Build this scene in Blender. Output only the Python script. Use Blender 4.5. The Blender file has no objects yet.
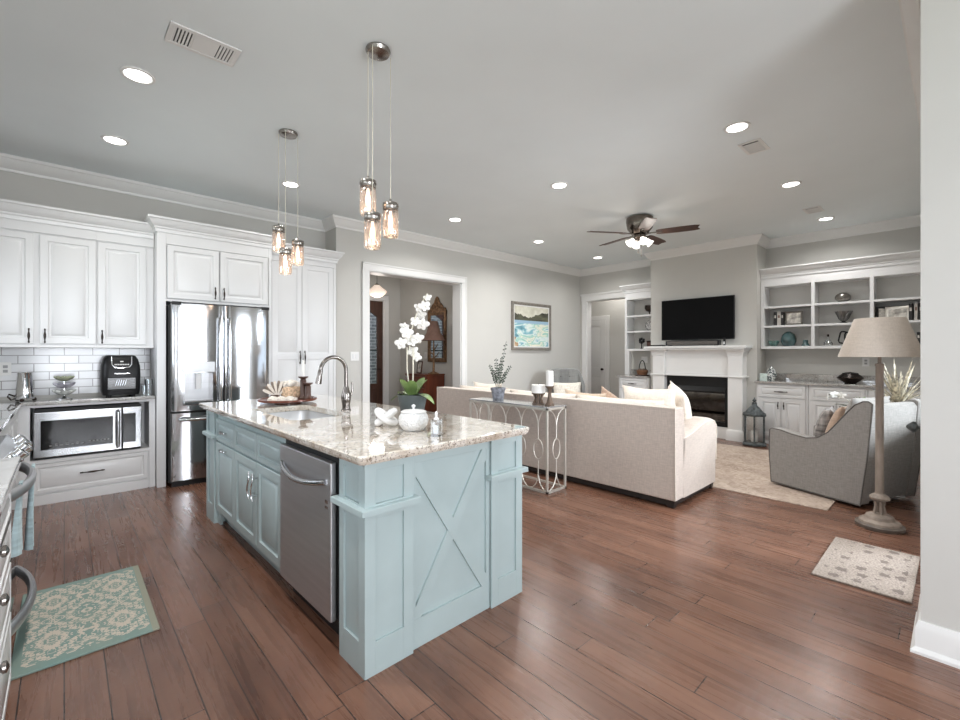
import bpy, bmesh, math, random
from mathutils import Vector, Matrix
random.seed(7)
PI = math.pi
S = bpy.context.scene
COL = S.collection

# ------------------------------------------------------------------ camera, world, light, exposure
YAW = 0.8201
cam_data = bpy.data.cameras.new('camera')
cam = bpy.data.objects.new('camera', cam_data)
COL.objects.link(cam)
cam.location = (0, 0, 1.32)
cam.rotation_euler = (PI / 2, 0, YAW - PI / 2)
cam_data.sensor_width = 36
cam_data.lens = 445.69 / 960 * 36
cam_data.shift_y = -6.7 / 960
cam_data.clip_start = 0.02
S.camera = cam
S.view_settings.view_transform = 'Standard'
S.view_settings.look = 'None'
S.view_settings.gamma = 1
S.view_settings.use_curve_mapping = False
S.view_settings.exposure = 0.18
S.cycles.use_denoising = True
S.cycles.max_bounces = 10
S.cycles.diffuse_bounces = 6
S.cycles.glossy_bounces = 5
S.cycles.transmission_bounces = 8
S.cycles.transparent_max_bounces = 16
S.cycles.caustics_reflective = False
S.cycles.caustics_refractive = False
S.cycles.sample_clamp_indirect = 6

world = bpy.data.worlds.new('world')
S.world = world
world.use_nodes = True
_bg = world.node_tree.nodes['Background']
_bg.inputs[0].default_value = (0.80, 0.90, 1.0, 1)
_bg.inputs[1].default_value = 2.2


def area_light(name, loc, rot, sx, sy, power, color=(1, 1, 1), spread=PI):
    d = bpy.data.lights.new(name, 'AREA')
    d.shape = 'RECTANGLE'
    d.size, d.size_y, d.energy, d.color = sx, sy, power, color
    d.spread = spread
    o = bpy.data.objects.new(name, d)
    o.location, o.rotation_euler = loc, rot
    COL.objects.link(o)
    return o


# daylight at the windows; the breakfast, dining, kitchen and counter ones are added
area_light('daylight_rear_window', (0.5, -3.55, 1.45), (PI / 2, 0, 0), 2.1, 2.1, 215, (0.98, 0.99, 1.0))
area_light('daylight_side_window', (5.5, -2.5, 2.15), (math.radians(64), 0, 0), 2.2, 1.3, 300, (0.90, 0.97, 1.0))
area_light('daylight_patio_door', (3.68, -0.15, 1.1), (PI / 2, 0, 0), 0.8, 1.9, 50, (0.93, 0.97, 1.0))
area_light('added_light_breakfast', (2.98, -1.7, 1.5), (PI / 2, 0, PI / 2), 1.9, 1.5, 80, (0.95, 0.98, 1.0))  # added light for an unseen breakfast-side window
area_light('added_light_dining', (-0.97, -1.2, 1.5), (PI / 2, 0, -PI / 2), 1.9, 1.5, 8, (0.95, 0.98, 1.0))  # added light on the unseen west side of the dining area
area_light('added_light_kitchen', (-0.98, 4.4, 1.62), (PI / 2, 0, -PI / 2), 1.6, 1.0, 16, (0.98, 0.99, 1.0))  # added to brighten the aisle floor and the kitchen's left side
area_light('added_light_counter', (-0.98, 1.5, 1.62), (PI / 2, 0, -PI / 2), 1.6, 1.0, 12, (0.98, 0.99, 1.0))  # added fill for the island's working side

CEIL = 3.085


# ------------------------------------------------------------------ material helpers
def lin(c):
    def f(v):
        v = v / 255.0
        return v / 12.92 if v <= 0.04045 else ((v + 0.055) / 1.055) ** 2.4
    return (f(c[0]), f(c[1]), f(c[2]), 1)


class NT:
    def __init__(s, name):
        s.m = bpy.data.materials.new(name)
        s.m.use_nodes = True
        s.t = s.m.node_tree
        s.b = s.t.nodes['Principled BSDF']
        s.out = s.t.nodes['Material Output']

    def n(s, typ, ins=None, **props):
        nd = s.t.nodes.new('ShaderNode' + typ)
        for k, v in props.items():
            setattr(nd, k, v)
        for k, v in (ins or {}).items():
            if hasattr(v, 'node'):
                s.t.links.new(v, nd.inputs[k])
            else:
                nd.inputs[k].default_value = v
        return nd

    def link(s, a, b):
        s.t.links.new(a, b)

    def coord(s, kind='Object', scale=(1, 1, 1), rot=(0, 0, 0), loc=(0, 0, 0)):
        tc = s.n('TexCoord')
        mp = s.n('Mapping', {'Vector': tc.outputs[kind], 'Scale': scale, 'Rotation': rot, 'Location': loc})
        return mp.outputs[0]

    def ramp(s, fac, stops, interp='LINEAR'):
        r = s.n('ValToRGB', {'Fac': fac})
        cr = r.color_ramp
        cr.interpolation = interp
        while len(cr.elements) < len(stops):
            cr.elements.new(0.5)
        for e, (p, c) in zip(cr.elements, stops):
            e.position, e.color = p, c
        return r.outputs['Color']

    def mix(s, fac, a, b, mode='MIX'):
        m = s.n('Mix', data_type='RGBA', blend_type=mode)
        for k, v in ((0, fac), (6, a), (7, b)):
            if hasattr(v, 'node'):
                s.link(v, m.inputs[k])
            else:
                m.inputs[k].default_value = v
        return m.outputs[2]

    def math(s, op, a, b=0.0, c=0.0):
        m = s.n('Math', operation=op)
        for k, v in enumerate((a, b, c)):
            if hasattr(v, 'node'):
                s.link(v, m.inputs[k])
            else:
                m.inputs[k].default_value = v
        return m.outputs[0]

    def bump(s, h, strength=0.2, dist=0.01):
        b = s.n('Bump', {'Height': h, 'Strength': strength, 'Distance': dist})
        s.link(b.outputs[0], s.b.inputs['Normal'])


def M(name, c, rough=0.5, metal=0.0, var=0.04, scale=6.0, bump=0.0, bscale=200.0, coat=0.0, stretch=(1, 1, 1), spec=0.5, sheen=0.0):
    k = NT(name)
    v = k.coord('Object', stretch)
    nz = k.n('TexNoise', {'Vector': v, 'Scale': scale, 'Detail': 4.0})
    base = lin(c)
    lo = tuple(x * (1 - var * 2) for x in base[:3]) + (1,)
    hi = tuple(min(1, x * (1 + var * 2)) for x in base[:3]) + (1,)
    k.link(k.ramp(nz.outputs[0], [(0.3, lo), (0.7, hi)]), k.b.inputs['Base Color'])
    k.b.inputs['Roughness'].default_value = rough
    k.b.inputs['Metallic'].default_value = metal
    k.b.inputs['Coat Weight'].default_value = coat
    k.b.inputs['Specular IOR Level'].default_value = spec
    k.b.inputs['Sheen Weight'].default_value = sheen
    if bump:
        n2 = k.n('TexNoise', {'Vector': v, 'Scale': bscale, 'Detail': 3.0})
        k.bump(n2.outputs[0], bump, 0.004)
    return k.m


def fabric(name, c, var=0.10, scale=160, bump=0.5, c2=None):
    k = NT(name)
    v = k.coord('Object')
    a = k.n('TexNoise', {'Vector': k.coord('Object', (1, 1, 0.12)), 'Scale': scale, 'Detail': 3.0})
    b = k.n('TexNoise', {'Vector': k.coord('Object', (0.12, 0.12, 1)), 'Scale': scale, 'Detail': 3.0})
    w = k.math('MULTIPLY', k.math('ADD', a.outputs[0], b.outputs[0]), 0.5)
    base = lin(c)
    lo = tuple(x * (1 - var * 3) for x in base[:3]) + (1,)
    hi = lin(c2) if c2 else tuple(min(1, x * (1 + var * 2)) for x in base[:3]) + (1,)
    k.link(k.ramp(w, [(0.36, lo), (0.64, hi)]), k.b.inputs['Base Color'])
    k.b.inputs['Roughness'].default_value = 0.92
    k.b.inputs['Sheen Weight'].default_value = 0.2
    k.b.inputs['Specular IOR Level'].default_value = 0.2
    k.bump(w, bump, 0.003)
    return k.m


def emit(name, c, strength):
    k = NT(name)
    nz = k.n('TexNoise', {'Vector': k.coord('Object'), 'Scale': 3.0})
    col = k.ramp(nz.outputs[0], [(0.0, c + (1,)), (1.0, c + (1,))])
    k.link(col, k.b.inputs['Emission Color'])
    k.link(col, k.b.inputs['Base Color'])
    k.b.inputs['Emission Strength'].default_value = strength
    return k.m


def glass(name, tint=(1, 1, 1), gloss=0.12, body=0.0, rough=0.02):
    """clear pane or vessel: transparent with a reflecting skin"""
    k = NT(name)
    nz = k.n('TexNoise', {'Vector': k.coord('Object'), 'Scale': 12.0})
    tr = k.n('BsdfTransparent', {'Color': tint + (1,)})
    gl = k.n('BsdfGlossy', {'Color': (1, 1, 1, 1), 'Roughness': rough})
    lw = k.n('LayerWeight', {'Blend': 0.25})
    fac = k.math('ADD', k.math('MULTIPLY', lw.outputs['Fresnel'], 0.8), k.math('MULTIPLY', nz.outputs[0], gloss))
    mx = k.n('MixShader', {0: fac, 1: tr.outputs[0], 2: gl.outputs[0]})
    last = mx
    if body:
        df = k.n('BsdfTranslucent', {'Color': tint + (1,)})
        last = k.n('MixShader', {0: body, 1: mx.outputs[0], 2: df.outputs[0]})
    k.link(last.outputs[0], k.out.inputs[0])
    return k.m


# ------------------------------------------------------------------ materials
m_wall = M('wall_paint', (194, 192, 187), 0.7, var=0.01, scale=2, bump=0.03)
m_ceiling = M('ceiling_paint', (224, 230, 232), 0.8, var=0.008, scale=2, bump=0.03)
m_white = M('white_cabinet_paint', (217, 217, 217), 0.32, var=0.008, scale=3)
m_trim = M('white_trim_paint', (222, 221, 219), 0.4, var=0.008, scale=3)
m_teal = M('blue_green_cabinet_paint', (166, 181, 182), 0.36, var=0.02, scale=5)
m_steel = M('brushed_steel', (176, 177, 179), 0.16, 1.0, var=0.03, scale=40, stretch=(1, 1, 0.03))
_st = NT('rippled_door_steel')
_n = _st.n('TexNoise', {'Vector': _st.coord('Object', (2.2, 2.2, 0.5)), 'Scale': 2.0, 'Detail': 1.0})
_st.b.inputs['Base Color'].default_value = lin((178, 179, 181))
_st.b.inputs['Metallic'].default_value = 1.0
_st.b.inputs['Roughness'].default_value = 0.09
_st.bump(_n.outputs[0], 0.10, 0.02)
m_steel_door = _st.m
m_steel_dark = M('grey_steel_door', (188, 188, 190), 0.45, 1.0, var=0.03, scale=40, stretch=(0.05, 0.05, 1))
m_chrome = M('polished_chrome', (225, 226, 228), 0.08, 1.0, var=0.01)
m_nickel = M('brushed_nickel', (150, 145, 140), 0.25, 1.0, var=0.03, scale=30)
m_champagne = M('champagne_metal', (206, 201, 192), 0.38, 0.6, var=0.03)
m_black = M('black_plastic', (14, 14, 15), 0.4, var=0.05, spec=0.3)
m_gap = M('shadow_black_metal', (22, 22, 23), 0.6, var=0.05)
m_blackglass = M('black_glass', (14, 14, 15), 0.08, var=0.05, spec=0.35)
m_screen = M('dark_screen', (7, 7, 8), 0.45, var=0.05, spec=0.1)
m_bronze = M('dark_bronze', (58, 50, 46), 0.35, 0.9, var=0.08, scale=20)
m_darkwood = M('dark_walnut', (70, 46, 36), 0.4, var=0.15, scale=18, stretch=(1, 1, 0.15))
m_redwood = M('red_mahogany', (98, 48, 30), 0.32, var=0.18, scale=16, stretch=(1, 1, 0.1), coat=0.2)
m_weathered = M('weathered_taupe_wood', (140, 127, 116), 0.6, var=0.15, scale=20, stretch=(1, 1, 0.2), bump=0.1, bscale=60)
m_candleholder = M('rustic_brown_wood', (100, 82, 68), 0.55, var=0.2, scale=25, stretch=(1, 1, 0.2))
m_plinth = M('black_stained_wood', (36, 30, 28), 0.5, var=0.1)
m_sofa = fabric('oatmeal_linen', (196, 183, 173), 0.05, 120)
m_sofa_cushion = fabric('cream_linen', (222, 212, 200), 0.05, 120)
m_beige = fabric('sand_beige_fabric', (200, 180, 160), 0.06, 120)
m_cream = fabric('ivory_knit', (226, 218, 206), 0.08, 70, 1.0)
m_chair = fabric('grey_tweed', (142, 138, 134), 0.06, 130)
m_chair_trim = fabric('charcoal_piping', (96, 92, 88), 0.05, 100)
m_tufted = fabric('pewter_velvet', (126, 126, 124), 0.05, 60, 0.2)
m_shade = fabric('taupe_lamp_shade', (180, 169, 158), 0.03, 140, 0.2)
m_darkshade = M('brown_lamp_shade', (112, 84, 72), 0.7, var=0.1, scale=10)
m_ceramic = M('white_ceramic', (222, 222, 222), 0.25, var=0.01, coat=0.3)
m_wax = M('white_wax', (232, 230, 226), 0.5, var=0.01)
m_leaf = M('orchid_leaf', (104, 128, 72), 0.4, var=0.25, scale=8)
m_leaf_dark = M('dark_leaf', (58, 72, 58), 0.5, var=0.25, scale=10)
m_leaf_green = M('bright_leaf', (110, 150, 84), 0.4, var=0.25, scale=14)
m_spiky = M('striped_strap_leaf', (186, 178, 160), 0.45, var=0.35, scale=30)
m_petal = M('white_petal', (226, 224, 219), 0.5, var=0.03, scale=15)
m_stem = M('pale_stem', (200, 196, 180), 0.5, var=0.1)
m_pot_dark = M('dark_slate_pot', (70, 78, 80), 0.5, var=0.1)
m_pot_grey = M('grey_marbled_pot', (130, 132, 140), 0.5, var=0.3, scale=25)
m_galv = M('weathered_zinc', (84, 89, 90), 0.5, 0.6, var=0.3, scale=30)
m_pane = glass('window_glass', (0.97, 0.98, 1.0), 0.05)
m_jar = glass('jar_glass', (1.0, 0.92, 0.87), 0.30, 0.10)
m_clear = glass('clear_glass', (0.94, 0.96, 0.97), 0.3)
m_teal_glass = glass('sea_green_glass', (0.62, 0.85, 0.82), 0.3, 0.2)
m_bulb = emit('warm_bulb', (1.0, 0.90, 0.78), 2.5)
m_led = emit('downlight_lens', (1.0, 0.98, 0.95), 9)
m_fanshade = emit('lit_frosted_shade', (1.0, 0.96, 0.90), 1.6)
m_foyerglass = emit('lit_opal_glass', (1.0, 0.80, 0.66), 0.6)
m_wood_stump = M('basket_weave', (196, 168, 140), 0.8, var=0.25, scale=60, bump=0.4, bscale=90)
m_shell = M('napkin_linen', (214, 206, 196), 0.7, var=0.2, scale=40)
m_towel = fabric('blue_patterned_towel', (176, 196, 200), 0.1, 50, 0.6)
m_mirror = M('mirror_silver', (235, 238, 240), 0.02, 1.0, var=0.0)
m_gold = M('antique_gilt', (120, 92, 66), 0.5, 0.5, var=0.3, scale=30)
m_photo = M('faded_photograph', (206, 198, 190), 0.4, var=0.35, scale=14)
m_book_dark = M('dark_book_cloth', (40, 38, 38), 0.7, var=0.1)
m_book_pale = M('pale_book_cloth', (190, 186, 180), 0.7, var=0.1)
m_book_brown = M('brown_book_cloth', (110, 84, 74), 0.7, var=0.1)
m_bowl_metal = M('hammered_pewter', (120, 116, 110), 0.3, 0.9, var=0.15, scale=40)
m_pottery = M('rust_pottery', (84, 58, 50), 0.5, var=0.15)
m_teal_pot = M('deep_teal_glaze', (70, 96, 98), 0.15, var=0.2, scale=6, coat=0.5)
m_purple = M('violet_glass_petals', (176, 174, 184), 0.2, var=0.3, scale=20)
m_socket = M('outlet_slot', (150, 150, 150), 0.5)


def mat_floor():
    k = NT('hand_scraped_plank_floor')
    tc = k.n('TexCoord')
    sx = k.n('SeparateXYZ', {0: tc.outputs['Object']})
    row = k.math('FLOOR', k.math('DIVIDE', sx.outputs[0], 0.128))
    wn = k.n('TexWhiteNoise', {'W': row}, noise_dimensions='1D')
    sw = k.n('CombineXYZ', {0: k.math('ADD', sx.outputs[1], k.math('MULTIPLY', wn.outputs[0], 7.0)), 1: sx.outputs[0]})
    br = k.n('TexBrick', {'Vector': sw.outputs[0], 'Color1': (0, 0, 0, 1), 'Color2': (1, 1, 1, 1), 'Mortar': (0.5, 0.5, 0.5, 1),
                          'Scale': 1.0, 'Mortar Size': 0.0024, 'Mortar Smooth': 0.2, 'Bias': 0.0, 'Brick Width': 1.35, 'Row Height': 0.128},
             offset=0.0, offset_frequency=2)
    grain = k.n('TexNoise', {'Vector': k.coord('Object', (14, 0.8, 1)), 'Scale': 2.2, 'Detail': 7.0, 'Roughness': 0.6, 'Distortion': 0.8})
    big = k.n('TexNoise', {'Vector': k.coord('Object', (3, 1.2, 1)), 'Scale': 1.6, 'Detail': 3.0})
    tone = k.math('ADD', k.math('MULTIPLY', br.outputs['Color'], 0.16), k.math('MULTIPLY', grain.outputs[0], 0.36))
    tone = k.math('ADD', tone, k.math('MULTIPLY', big.outputs[0], 0.42))
    col = k.ramp(tone, [(0.26, lin((76, 50, 40))), (0.40, lin((102, 70, 55))), (0.54, lin((120, 85, 68))), (0.75, lin((144, 106, 86)))])
    col = k.mix(br.outputs['Fac'], col, lin((36, 24, 20)))
    k.link(col, k.b.inputs['Base Color'])
    rg = k.n('MapRange', {0: grain.outputs[0], 3: 0.20, 4: 0.36})
    k.link(rg.outputs[0], k.b.inputs['Roughness'])
    ripple = k.n('TexNoise', {'Vector': k.coord('Object', (1.5, 9, 1)), 'Scale': 5.0, 'Detail': 2.0})
    h = k.math('ADD', k.math('MULTIPLY', ripple.outputs[0], 0.6), k.math('MULTIPLY', grain.outputs[0], 0.3))
    h = k.math('SUBTRACT', h, k.math('MULTIPLY', br.outputs['Fac'], 0.8))
    k.b.inputs['Coat Weight'].default_value = 0.18
    k.b.inputs['Coat Roughness'].default_value = 0.18
    k.bump(h, 0.24, 0.006)
    return k.m


def mat_granite(name, dark=1.0, grey=False):
    k = NT(name)
    v = k.coord('Object')
    n1 = k.n('TexNoise', {'Vector': v, 'Scale': 6.0, 'Detail': 6.0, 'Roughness': 0.7, 'Distortion': 1.2})
    n2 = k.n('TexNoise', {'Vector': v, 'Scale': 55.0, 'Detail': 5.0, 'Roughness': 0.8})
    vo = k.n('TexVoronoi', {'Vector': v, 'Scale': 85.0})
    base = k.ramp(n1.outputs[0], [(0.3, lin((164 * dark, 146 * dark, 126 * dark))), (0.46, lin((206 * dark, 195 * dark, 180 * dark))), (0.66, lin((238 * dark, 234 * dark, 226 * dark)))])
    fl = k.ramp(n2.outputs[0], [(0.39, (1, 1, 1, 1)), (0.45, (0, 0, 0, 1))])
    c = k.mix(k.math('MULTIPLY', fl, 0.9), base, lin((112 * dark, 92 * dark, 76 * dark)))
    sp = k.math('LESS_THAN', vo.outputs['Distance'], 0.22)
    msk = k.math('MULTIPLY', sp, k.math('GREATER_THAN', n1.outputs[0], 0.46))
    c = k.mix(k.math('MULTIPLY', msk, 0.8), c, lin((60, 52, 50)))
    if grey:
        c = k.n('HueSaturation', {'Saturation': 0.35, 'Color': c}).outputs[0]
    k.link(c, k.b.inputs['Base Color'])
    k.b.inputs['Roughness'].default_value = 0.07
    k.b.inputs['IOR'].default_value = 1.65
    k.b.inputs['Coat Weight'].default_value = 0.8
    k.b.inputs['Coat IOR'].default_value = 1.6
    k.b.inputs['Coat Roughness'].default_value = 0.015
    return k.m


def mat_brick(name, bw, rh, c1, c2, mortar, rough, msize, axes='XZ', off=0.5):
    k = NT(name)
    tc = k.n('TexCoord')
    sp = k.n('SeparateXYZ', {0: tc.outputs['Object']})
    cb = k.n('CombineXYZ', {0: sp.outputs[0 if axes[0] == 'X' else 1], 1: sp.outputs[2]})
    br = k.n('TexBrick', {'Vector': cb.outputs[0], 'Color1': lin(c1), 'Color2': lin(c2), 'Mortar': lin(mortar), 'Scale': 1.0,
                          'Mortar Size': msize, 'Mortar Smooth': 0.2, 'Brick Width': bw, 'Row Height': rh}, offset=off)
    k.link(br.outputs['Color'], k.b.inputs['Base Color'])
    k.b.inputs['Roughness'].default_value = rough
    k.bump(k.math('SUBTRACT', 1.0, br.outputs['Fac']), 0.3, 0.002)
    return k.m


def mat_kitchen_mat():
    k = NT('teal_damask_mat')
    tc = k.n('TexCoord')
    sp = k.n('SeparateXYZ', {0: tc.outputs['Object']})
    ax = k.math('ABSOLUTE', sp.outputs[0])
    ay = k.math('ABSOLUTE', sp.outputs[1])
    px = k.math('PINGPONG', k.math('ADD', ax, 0.0), 0.125)
    py = k.math('PINGPONG', k.math('ADD', ay, 0.0), 0.21)
    cb = k.n('CombineXYZ', {0: px, 1: py})
    nz = k.n('TexNoise', {'Vector': cb.outputs[0], 'Scale': 32.0, 'Detail': 2.0, 'Distortion': 2.4})
    dia = k.math('ADD', k.math('MULTIPLY', px, 1.7), py)
    wv = k.math('SINE', k.math('MULTIPLY', dia, 60.0))
    f = k.math('ADD', nz.outputs[0], k.math('MULTIPLY', wv, 0.07))
    pat = k.math('GREATER_THAN', f, 0.505)
    inx = k.math('LESS_THAN', ax, 0.218)
    iny = k.math('LESS_THAN', ay, 0.385)
    ins = k.math('MULTIPLY', inx, iny)
    warm = k.n('TexNoise', {'Vector': tc.outputs['Object'], 'Scale': 5.0})
    cream = k.mix(warm.outputs[0], lin((208, 196, 182)), lin((184, 172, 156)))
    teal = k.mix(warm.outputs[0], lin((112, 142, 138)), lin((140, 150, 138)))
    teal = k.mix(k.math('GREATER_THAN', sp.outputs[0], 0.222), teal, lin((146, 146, 130)))
    c = k.mix(k.math('MULTIPLY', pat, ins), teal, cream)
    k.link(c, k.b.inputs['Base Color'])
    k.b.inputs['Roughness'].default_value = 0.95
    return k.m


def mat_door_mat():
    k = NT('taupe_motif_mat')
    v = k.coord('Object')
    n1 = k.n('TexNoise', {'Vector': v, 'Scale': 90.0, 'Detail': 3.0})
    base = k.ramp(n1.outputs[0], [(0.35, lin((122, 110, 100))), (0.65, lin((158, 146, 136)))])
    tc = k.n('TexCoord')
    wob = k.n('TexNoise', {'Vector': v, 'Scale': 60.0, 'Detail': 2.0})
    vo = k.n('TexVoronoi', {'Vector': k.coord('Object', (9.0, 10.5, 1)), 'Scale': 1.0, 'Randomness': 0.35})
    d = k.math('ADD', vo.outputs['Distance'], k.math('MULTIPLY', wob.outputs[0], 0.55))
    spot = k.math('MULTIPLY', k.math('LESS_THAN', d, 0.56), 0.75)
    sp = k.n('SeparateXYZ', {0: tc.outputs['Object']})
    ins = k.math('MULTIPLY', k.math('LESS_THAN', k.math('ABSOLUTE', sp.outputs[0]), 0.36), k.math('LESS_THAN', k.math('ABSOLUTE', sp.outputs[1]), 0.18))
    c = k.mix(k.math('MULTIPLY', spot, ins), base, lin((84, 72, 66)))
    k.link(c, k.b.inputs['Base Color'])
    k.b.inputs['Roughness'].default_value = 0.95
    k.bump(n1.outputs[0], 0.3, 0.003)
    return k.m


def mat_area_rug():
    k = NT('beige_area_rug')
    v = k.coord('Object')
    n0 = k.n('TexNoise', {'Vector': v, 'Scale': 2.5, 'Detail': 4.0, 'Distortion': 1.0})
    n1 = k.n('TexNoise', {'Vector': v, 'Scale': 16.0, 'Detail': 4.0, 'Distortion': 1.5})
    c = k.ramp(k.math('ADD', k.math('MULTIPLY', n1.outputs[0], 0.6), k.math('MULTIPLY', n0.outputs[0], 0.4)),
               [(0.35, lin((142, 124, 110))), (0.5, lin((172, 154, 140))), (0.65, lin((190, 174, 160)))])
    k.link(c, k.b.inputs['Base Color'])
    k.b.inputs['Roughness'].default_value = 0.95
    n2 = k.n('TexNoise', {'Vector': v, 'Scale': 220.0})
    k.bump(n2.outputs[0], 0.3, 0.003)
    return k.m


def mat_painting():
    k = NT('painted_beach_scene')
    tc = k.n('TexCoord')
    sp = k.n('SeparateXYZ', {0: tc.outputs['Generated']})
    x, z = sp.outputs[0], sp.outputs[2]
    wob = k.n('TexNoise', {'Vector': k.coord('Generated', (1, 1, 1)), 'Scale': 7.0, 'Detail': 5.0})
    swirl = k.n('TexNoise', {'Vector': k.coord('Generated', (2.2, 1, 5.0), (0, 0.7, 0)), 'Scale': 1.3, 'Detail': 4.0, 'Distortion': 1.0})
    water = k.ramp(swirl.outputs[0], [(0.30, lin((84, 128, 142))), (0.40, lin((136, 186, 196))), (0.47, lin((226, 232, 226))), (0.55, lin((140, 196, 184))), (0.62, lin((234, 228, 208))), (0.75, lin((170, 200, 196)))])
    sand = k.ramp(swirl.outputs[0], [(0.35, lin((150, 104, 66))), (0.6, lin((226, 206, 170)))])
    sx = k.math('ADD', x, k.math('MULTIPLY', wob.outputs[0], 0.5))
    c = k.mix(k.math('LESS_THAN', k.math('ADD', sx, k.math('MULTIPLY', z, 0.6)), 0.42), water, sand)
    hz = k.math('ADD', 0.64, 0.0)
    band = k.mix(k.math('GREATER_THAN', z, 0.57), c, lin((150, 180, 200)))
    sky = k.ramp(wob.outputs[0], [(0.3, lin((190, 186, 168))), (0.7, lin((220, 218, 204)))])
    c2 = k.mix(k.math('GREATER_THAN', z, hz), band, sky)
    ridge = k.math('ADD', k.math('MULTIPLY', wob.outputs[0], 0.20), k.math('MULTIPLY', k.math('ABSOLUTE', k.math('SUBTRACT', x, 0.38)), 0.30))
    hill = k.math('MULTIPLY', k.math('GREATER_THAN', z, hz), k.math('LESS_THAN', z, k.math('ADD', 0.60, ridge)))
    hc = k.ramp(swirl.outputs[0], [(0.35, lin((38, 40, 34))), (0.7, lin((104, 104, 84)))])
    k.link(k.mix(hill, c2, hc), k.b.inputs['Base Color'])
    k.b.inputs['Roughness'].default_value = 0.5
    return k.m


m_floor = mat_floor()
m_granite = mat_granite('cream_granite')
m_granite_grey = mat_granite('grey_granite', 0.80, True)
m_tile = mat_brick('glossy_subway_tile', 0.205, 0.0765, (222, 223, 225), (210, 211, 214), (150, 150, 150), 0.12, 0.004)
m_porch = mat_brick('grey_porch_brick', 0.22, 0.075, (140, 138, 140), (108, 107, 112), (178, 176, 174), 0.9, 0.012)
m_lawn = M('lawn', (96, 130, 70), 0.9, var=0.3, scale=30)
m_mat_k = mat_kitchen_mat()
m_mat_d = mat_door_mat()
m_rug = mat_area_rug()
m_art = mat_painting()


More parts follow.
